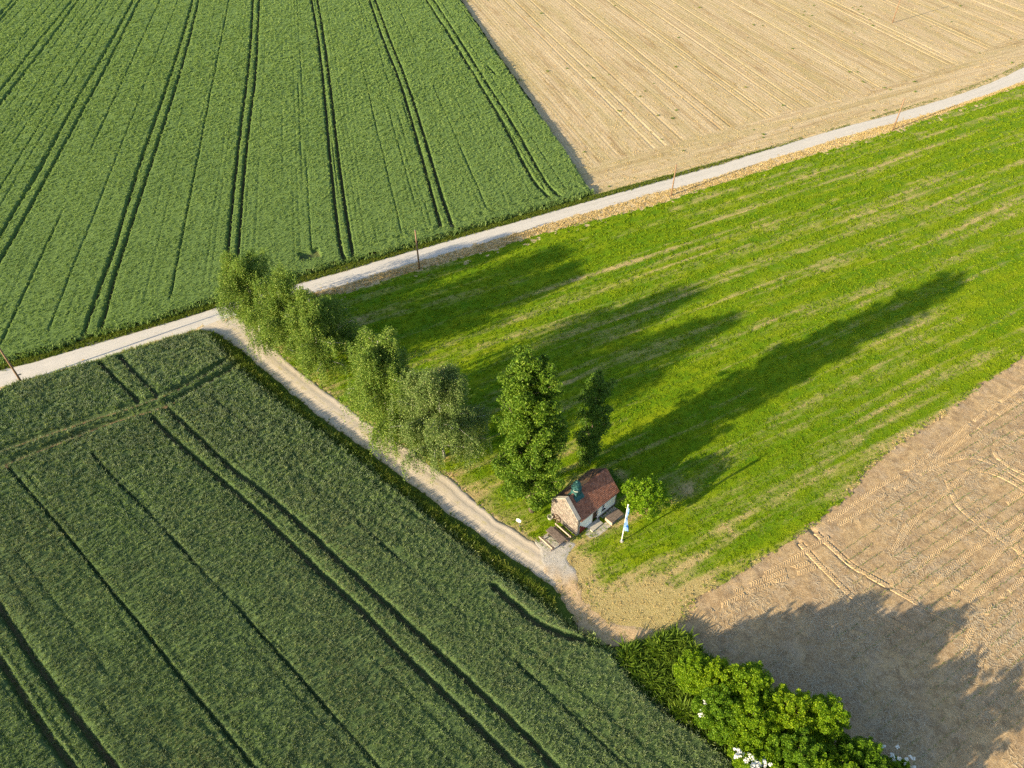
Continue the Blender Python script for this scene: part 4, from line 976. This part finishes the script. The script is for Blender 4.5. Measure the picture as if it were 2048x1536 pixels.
# corner quoins on the side
for i in range(9):
    MB().box(.01 + .03 * (i % 2), -.035, .03 + i * .245, .30 - .10 * (i % 2), .02, .25 + i * .245, bev=.015).build('quoin', stone_m, gab)
for s in (-1, 1):
    y0 = 0 if s < 0 else CWd
    cp = MB(); a = (y0 + s * .05, EZ + PU - .05 * sl); b = (ry, RZ + PU)
    cp.prism([(a[0], a[1] + .003), (b[0], b[1] + .003), (b[0], b[1] + .07), (a[0], a[1] + .07)] if s < 0 else [(b[0], b[1] + .003), (a[0], a[1] + .003), (a[0], a[1] + .07), (b[0], b[1] + .07)], -.06, .34, 0)
    cp.build('coping', concrete, gab)
# roof
def slope_pt(side, d, x, lift):
    """d metres down the slope from the ridge"""
    ang = math.atan(sl); y = ry - side * d * math.cos(ang) if side > 0 else ry + d * math.cos(ang)
    nz, ny = math.cos(ang), (-math.sin(ang) if side > 0 else math.sin(ang))
    return Vector((x, y + ny * lift, RZ - d * math.sin(ang) + nz * lift))
SLn = math.hypot(ry, RZ - EZ) + .16
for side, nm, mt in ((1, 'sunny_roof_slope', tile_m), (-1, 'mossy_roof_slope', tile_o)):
    bd = MB(); x0, x1 = .31, CL + .16
    q = [slope_pt(side, d, x, l) for l in (-.06, .0) for d, x in ((.02, x0), (SLn, x0), (SLn, x1), (.02, x1))]
    bd.add(q, [(0, 1, 2, 3), (7, 6, 5, 4), (0, 4, 5, 1), (1, 5, 6, 2), (2, 6, 7, 3), (3, 7, 4, 0)])
    rf = bd.build(nm, dwood, chapel)
    if side < 0: rf['label'] = 'dark mossy rear roof slope'
    tl_ = MB(); rr_ = random.Random(side + 9); rows = 15; ex = SLn / rows
    ncol = 26; cw = (x1 - x0 + .06) / ncol
    for r_ in range(rows):
        for c_ in range(ncol + 1):
            xa = x0 - .02 + (c_ - .5 * (r_ % 2)) * cw + .008; xb = xa + cw - .016
            if side > 0 and False: continue
            xa = max(xa, x0 - .02); xb = min(xb, x1 + .03)
            if xb - xa < .04: continue
            d0 = r_ * ex - .02; d1 = (r_ + 1) * ex + .035; lf = rr_.uniform(.035, .055); jd = rr_.uniform(-.012, .012); xm = (xa + xb) / 2
            vs = [slope_pt(side, max(0, d0), xa, .012), slope_pt(side, max(0, d0), xb, .012), slope_pt(side, d1 - .04 + jd, xb, lf), slope_pt(side, d1 + jd, xm, lf + .012), slope_pt(side, d1 - .04 + jd, xa, lf),
                  slope_pt(side, d1 - .04 + jd, xb, lf - .028), slope_pt(side, d1 + jd, xm, lf - .022), slope_pt(side, d1 - .04 + jd, xa, lf - .028)]
            tl_.add(vs, [(0, 1, 2, 3, 4), (2, 5, 6, 3), (3, 6, 7, 4), (1, 5, 2), (0, 4, 7)])
    tag(tl_.build('roof_tiles', mt, rf), kind='stuff')
rg_ = MB()
for i in range(14):
    x0 = .36 + i * .352; vs = []; fs = []
    for k in range(7):
        a = math.pi * k / 6
        for xx, rr in ((x0, .095), (x0 + .37, .115)): vs.append((xx, ry + rr * math.cos(a), RZ + .02 + rr * .8 * math.sin(a)))
    for k in range(6): fs.append((2 * k, 2 * k + 1, 2 * k + 3, 2 * k + 2))
    rg_.add(vs, fs)
tag(rg_.build('ridge_tiles', tile_m, chapel), kind='stuff')
e = slope_pt(1, SLn + .05, 0, -.05)
MB().tube([(.32, e.y, e.z), (CL + .15, e.y, e.z)], .055, 8).build('gutter', zinc, chapel, True)
MB().tube([(CL - .1, e.y + .03, e.z), (CL - .08, -.05, e.z - .25), (CL - .08, -.05, .05)], .035, 8).build('downpipe', zinc, chapel, True)
# door, window, plinth, dark red triangular panel
dr_ = MB().box(2.08, .16, .14, 2.78, .21, 1.93).build('door', dwood, chapel)
for k in range(4): MB().box(2.10 + k * .165, .148, .18, 2.25 + k * .165, .16, 1.88).build('door_plank', dwood, dr_)
MB().tube([(2.66, .10, 1.0), (2.66, .15, 1.0)], .02, 6).build('handle', zinc, dr_)
for x0, x1 in ((2.02, 2.08), (2.78, 2.84)): MB().box(x0, -.02, .0, x1, .16, 1.93).build('door_jamb', pale_sunlit_w if x0 < 2.5 else white_m, chapel)
wn = MB().box(3.30, .17, .72, 3.85, .19, 1.62).build('window', glassm, chapel)
fr = MB()
for b in ((3.30, .10, .72, 3.35, .17, 1.62), (3.80, .10, .72, 3.85, .17, 1.62), (3.35, .10, .72, 3.80, .17, .77), (3.35, .10, 1.57, 3.80, .17, 1.62)): fr.box(*b)
fr.box(3.56, .13, .77, 3.59, .17, 1.57).box(3.35, .14, 1.15, 3.80, .165, 1.18)
fr.build('frame', white_m, wn); MB().box(3.24, -.07, .66, 3.91, .10, .72).build('sill', concrete, wn)
MB().box(2.86, -.035, -.05, CL + .02, .0, .24).build('plinth', plinth_m, chapel)
MB().prism([(.34, .0), (1.40, .0), (.36, 1.30)], -.03, .01, 1).build('dark_red_panel', oxblood_m, chapel)
# turret
TX = 1.35
tu = empty('turret', (TX, ry, .20)); tu.scale = (.95, .95, .95); tu.parent = chapel
MB().box(-.36, -.36, RZ - .62, .36, .36, RZ + .36, Matrix.Rotation(0, 4, 'Z')).build('base', copper, tu)
fl_ = MB()
for side in (1, -1):
    q = [(slope_pt(side, d, x - 0, l) - Vector((TX, ry, .20))) / .95 for l in (.06, .085) for d, x in ((.16, TX - .52), (.78, TX - .52), (.78, TX + .52), (.16, TX + .52))]
    fl_.add(q, [(0, 1, 2, 3), (7, 6, 5, 4), (0, 4, 5, 1), (1, 5, 6, 2), (2, 6, 7, 3), (3, 7, 4, 0)])
fl_.build('flashing', copper, tu)
MB().lathe([(.34, RZ + .34), (.33, RZ + .60), (.34, RZ + .74)], 8).build('lantern', obj_mat('lantern_copper', (.20, .24, .21), (.34, .36, .31), 4, .6), tu)
MB().lathe([(.36, RZ + .70), (.50, RZ + .72), (.52, RZ + .76), (.44, RZ + .84), (.33, RZ + .93), (.28, RZ + .99)], 8).build('skirt', copper, tu)
MB().lathe([(.27, RZ + .97), (.33, RZ + 1.02), (.385, RZ + 1.12), (.395, RZ + 1.22), (.36, RZ + 1.33), (.27, RZ + 1.44), (.16, RZ + 1.53), (.085, RZ + 1.62), (.045, RZ + 1.76), (.025, RZ + 1.90)], 16).build('onion_dome', copper, tu, True)
MB().lathe([(.01, RZ + 1.88), (.055, RZ + 1.90), (.075, RZ + 1.95), (.055, RZ + 2.0), (.01, RZ + 2.02)], 10).build('finial_ball', gold, tu, True)
MB().box(-.012, -.012, RZ + 2.0, .012, .012, RZ + 2.34).box(-.012, -.09, RZ + 2.20, .0118, .09, RZ + 2.225).build('finial_cross', gold, tu)

# ------------------------------------------------------------------ paving and furniture round the chapel
pv = tag(empty('paved_path', W(0, 0, 0), CA_), kind='structure')
for i, (u0, u1) in enumerate(((.35, 1.30), (1.32, 2.20), (2.22, 3.15), (3.17, 4.10), (4.12, 5.0))):
    MB().box(u0, -1.42 + .04 * (i % 2), -.12, u1, -.76, .05 + .006 * (i % 3), bev=.012).build('slab', concrete, pv)
    MB().box(u0 + .04, -.74, -.12, u1 + .03, -.04, .045 + .006 * (i % 2), bev=.012).build('slab', concrete, pv)
stp = tag(empty('door_step', W(1.35, 0, 0), CA_), 'broad pale stone step in front of the chapel door', 'step')
MB().box(0, -.74, .05, 1.42, -.045, .20, bev=.012).build('tread', concrete, stp)

def table(loc, rz):
    t = tag(empty('picnic_table', loc, rz), 'weathered wooden picnic table on the gravel by the stone gable', 'table')
    for k in range(4): MB().box(-.95, -.36 + k * .182, .71, .95, -.19 + k * .182, .755, bev=.006).build('top_plank', oakw, t)
    for s in (-1, 1):
        MB().tube([(s * .72, -.30, -.02), (s * .72, -.10, .71)], .045, 6).build('leg', oakw, t); MB().tube([(s * .72, .30, -.02), (s * .72, .10, .71)], .045, 6).build('leg', oakw, t)
        MB().box(s * .72 - .04, -.34, .66, s * .72 + .04, .34, .709).build('cross_bar', oakw, t)
    MB().box(-.72, -.03, .30, .72, .03, .38).build('stretcher', oakw, t)
def bench(label, loc, rz, ln=1.9):
    t = tag(empty('bench', loc, rz), label, 'bench', 'benches at the picnic table')
    for k in range(2): MB().box(-ln / 2, -.02 + k * .17, .42, ln / 2, .13 + k * .17, .46, bev=.005).build('seat_plank', oakw, t)
    MB().box(-ln / 2, -.10, .70, ln / 2, -.055, .86, bev=.006).build('backrest', pale_sunlit_w, t)  # sunlight on the rail put into the colour, paler than the seat wood
    for s in (-1, 1):
        x = s * (ln / 2 - .18)
        MB().box(x - .035, -.055, -.02, x + .035, -.005, .84).build('post', oakw, t); MB().box(x - .035, .24, -.02, x + .035, .30, .42).build('leg', oakw, t)
        MB().box(x - .03, -.004, .36, x + .03, .24, .419).build('rail', oakw, t)
table(W(-1.65, 1.02, 0), CA_ + R(90))
bench('wooden bench with backrest coloured sunlit pale between picnic table and stone gable', W(-.93, .92, 0), CA_ + R(90), 2.0)
bench('wooden bench on the track side of the picnic table', W(-2.86, 1.05, 0), CA_ - R(90) + R(180) - R(180), 1.7)
pk = tag(empty('timber_plank', W(-.38, .85, 0), CA_ + R(90)), 'single plank lying along the foot of the stone gable', 'plank')
MB().box(-.7, -.09, .05, .7, .09, .10, bev=.008).build('board', oakw, pk)
for s in (-.5, .5): MB().box(s - .05, -.08, -.02, s + .05, .08, .05).build('bearer', oakw, pk)
wb_ = tag(empty("timber_bench", W(4.0, -1.02, .04), CA_), 'broad low bench of grey boards on the paving by the bush', 'bench')
for k in range(5): MB().box(-.80, -.42 + k * .172, .41, .80, -.255 + k * .172, .455, bev=.005).build('seat_board', oakw, wb_)
MB().box(-.80, -.42, .0, -.74, .43, .409, bev=.006).build('end_panel', pale_sunlit_w, wb_); MB().box(.74, -.42, .0, .80, .43, .409, bev=.006).build('end_panel', pale_sunlit_w, wb_)  # sunlit bench end painted in as paler wood
MB().box(-.74, -.03, .16, .74, .03, .26).build('stretcher', oakw, wb_)

wl = tag(empty('cart_wheel', W(-.17, 2.38, .0), CA_), 'dark old spoked wheel leaning on the stone gable', 'wheel')
WM = Matrix.Translation((0, 0, .42)) @ Matrix.Rotation(R(14), 4, 'Y')
def ring(r, tr_, n=20):
    m = MB(); pts = [WM @ Vector((0, r * math.cos(2 * math.pi * i / n), r * math.sin(2 * math.pi * i / n))) for i in range(n)]; m.tube(pts + [pts[0]], tr_, 6, False); return m
ring(.40, .04).build('rim', dwood, wl, True)
hb = MB(); hb.tube([WM @ Vector((-.09, 0, 0)), WM @ Vector((.09, 0, 0))], .075, 10); hb.build('hub', dwood, wl, True)
for i in range(10):
    a = i * math.pi / 5; MB().tube([WM @ Vector((0, .05 * math.cos(a), .05 * math.sin(a))), WM @ Vector((0, .39 * math.cos(a), .39 * math.sin(a)))], .018, 5).build('spoke', pale_sunlit_w if i % 2 else dwood, wl)
pt = tag(empty('stone_trough', W(-.42, 2.98, 0), CA_), 'small pale stone planter with a sprig beside the spoked wheel', 'planter')
MB().lathe([(.16, 0), (.22, .05), (.27, .30), (.29, .36), (.24, .36), (.20, .28), (.02, .27)], 12).build('bowl', concrete, pt, True)
sp_ = MB(); rr_ = random.Random(3)
for i in range(14):
    a = rr_.uniform(0, 6.28); sp_.tube([(0, 0, .26), (.08 * math.cos(a), .08 * math.sin(a), .5), (.2 * math.cos(a), .2 * math.sin(a), .62)], [.012, .02, .004], 4)
sp_.build('sprig', lm_bus, pt)

# ---- flagpole
fp = tag(empty('flagpole', (9.94, 37.4, 0)), 'white flagpole with a limp blue and white flag on the grass beside the chapel', 'flagpole')
MB().tube([(0, 0, -.1), (0, 0, 2.4), (-.02, .0, 5.45)], [.055, .05, .04], 10).build('pole', white_m, fp, True)
MB().lathe([(.02, 5.44), (.06, 5.46), (.07, 5.51), (.05, 5.56), (.01, 5.58)], 10).build('finial', white_m, fp, True)
MB().tube([(0, 0, -.05), (0, 0, .10)], .16, 10).build('footing', concrete, fp)
fm, nt, nd, bs = nmat('flag_cloth')
uv = N(nt, 'ShaderNodeCombineXYZ'); nt.links.new(attr(nt, 'fu'), uv.inputs[0]); nt.links.new(attr(nt, 'fv'), uv.inputs[1])
mp_ = N(nt, 'ShaderNodeMapping'); mp_.inputs['Rotation'].default_value = (0, 0, R(40)); nt.links.new(uv.outputs[0], mp_.inputs[0])
ck = N(nt, 'ShaderNodeTexChecker'); ck.inputs['Scale'].default_value = 1.7; ck.inputs['Color1'].default_value = (.02, .16, .55, 1); ck.inputs['Color2'].default_value = (.30, .46, .68, 1)
nt.links.new(mp_.outputs[0], ck.inputs[0]); setcol(nt, bs, ck.outputs[0]); bs.inputs['Roughness'].default_value = .8
tr_ = N(nt, 'ShaderNodeBsdfTranslucent'); nt.links.new(ck.outputs[0], tr_.inputs[0]); ms = N(nt, 'ShaderNodeMixShader'); ms.inputs[0].default_value = .35
nt.links.new(bs.outputs[0], ms.inputs[1]); nt.links.new(tr_.outputs[0], ms.inputs[2]); nt.links.new(ms.outputs[0], nd['Material Output'].inputs[0])
nu, nv = 25, 30; Vv = []; fu = []; fv = []
for j in range(nv):
    t = j / (nv - 1); z = 5.2 - 2.75 * t
    spread = .22 + .30 * sstep(.55, 1.0, np.array(t)) * (1 - .0 * t) - .10 * math.exp(-((t - .45) / .15) ** 2)
    for i in range(nu):
        s = i / (nu - 1); f = s * 4.2 * math.pi
        amp = .05 + .11 * float(sstep(.35, 1.0, np.array(t)))
        l_ = .03 + spread * s * 1.0; n_ = amp * math.sin(f + 2.2 * t)
        Vv.append((l_ * .34 + n_ * .94, -l_ * .94 + n_ * .34, z - .25 * s * t)); fu.append(s * 1.4); fv.append(t * 2.75)
ids = np.arange(nu * nv).reshape(nv, nu)
q = np.stack([ids[:-1, :-1].ravel(), ids[1:, :-1].ravel(), ids[1:, 1:].ravel(), ids[:-1, 1:].ravel()], 1)
mk('flag', Vv, q, fm, fp, True, attrs={'fu': ('FLOAT', fu), 'fv': ('FLOAT', fv)})

# ---- small sign by the big tree
sg = tag(empty('sign_post', (.72, 38.95, 0), R(-20)), 'small pale sign board on a thin post below the tall columnar tree', 'sign')
MB().tube([(0, 0, -.05), (-.05, 0, 1.25)], .035, 8).build('post', zinc, sg)
MB().prism([(-.36, .95), (-.16, .82), (.10, .88), (.14, 1.18), (-.05, 1.34), (-.30, 1.27)], -.06, -.03, 1).build('board', white_m, sg)

# ---- utility poles
polew = obj_mat('creosoted_pole', (.17, .105, .065), (.28, .18, .115), 3, .9)
for i, (x, y, h, lb) in enumerate(((-54.6, 58.2, 6.4, 'wooden pole with a small bracket at the left picture edge beside the road'),
                    (-12.3, 80.0, 6.0, 'wooden pole on the stony verge beyond the shadow of the birches'),
                    (24.2, 99.2, 5.2, 'thin wooden pole beside the road below the corner of the pale field'),
                    (66.4, 121.7, 5.6, 'thin wooden pole farthest along the road towards the right'),
                    (87.3, 177.3, 6.2, 'lone thin pole standing out in the pale stubble field'))):
    t = tag(empty('utility_pole', (x, y, 0), R(28)), lb, 'pole', 'wooden poles along the road')
    lx = rng.normal(0, .06)
    MB().tube([(0, 0, -.1), (lx * .5, 0, h * .5), (lx, 0, h)], [.12, .105, .085], 8).build('shaft', polew, t, True)
    MB().tube([(lx, 0, h - .01), (lx, 0, h + .05)], [.10, .03], 8).build('cap', zinc, t)
    MB().tube([(lx, -.02, h - .35), (lx + .02, -.22, h - .30), (lx + .02, -.24, h - .12)], .02, 6).build('insulator_hook', zinc, t)
    if i == 0: MB().box(.05, -.10, 1.1, .42, .02, 1.22, bev=.01).build('bracket', zinc, t)
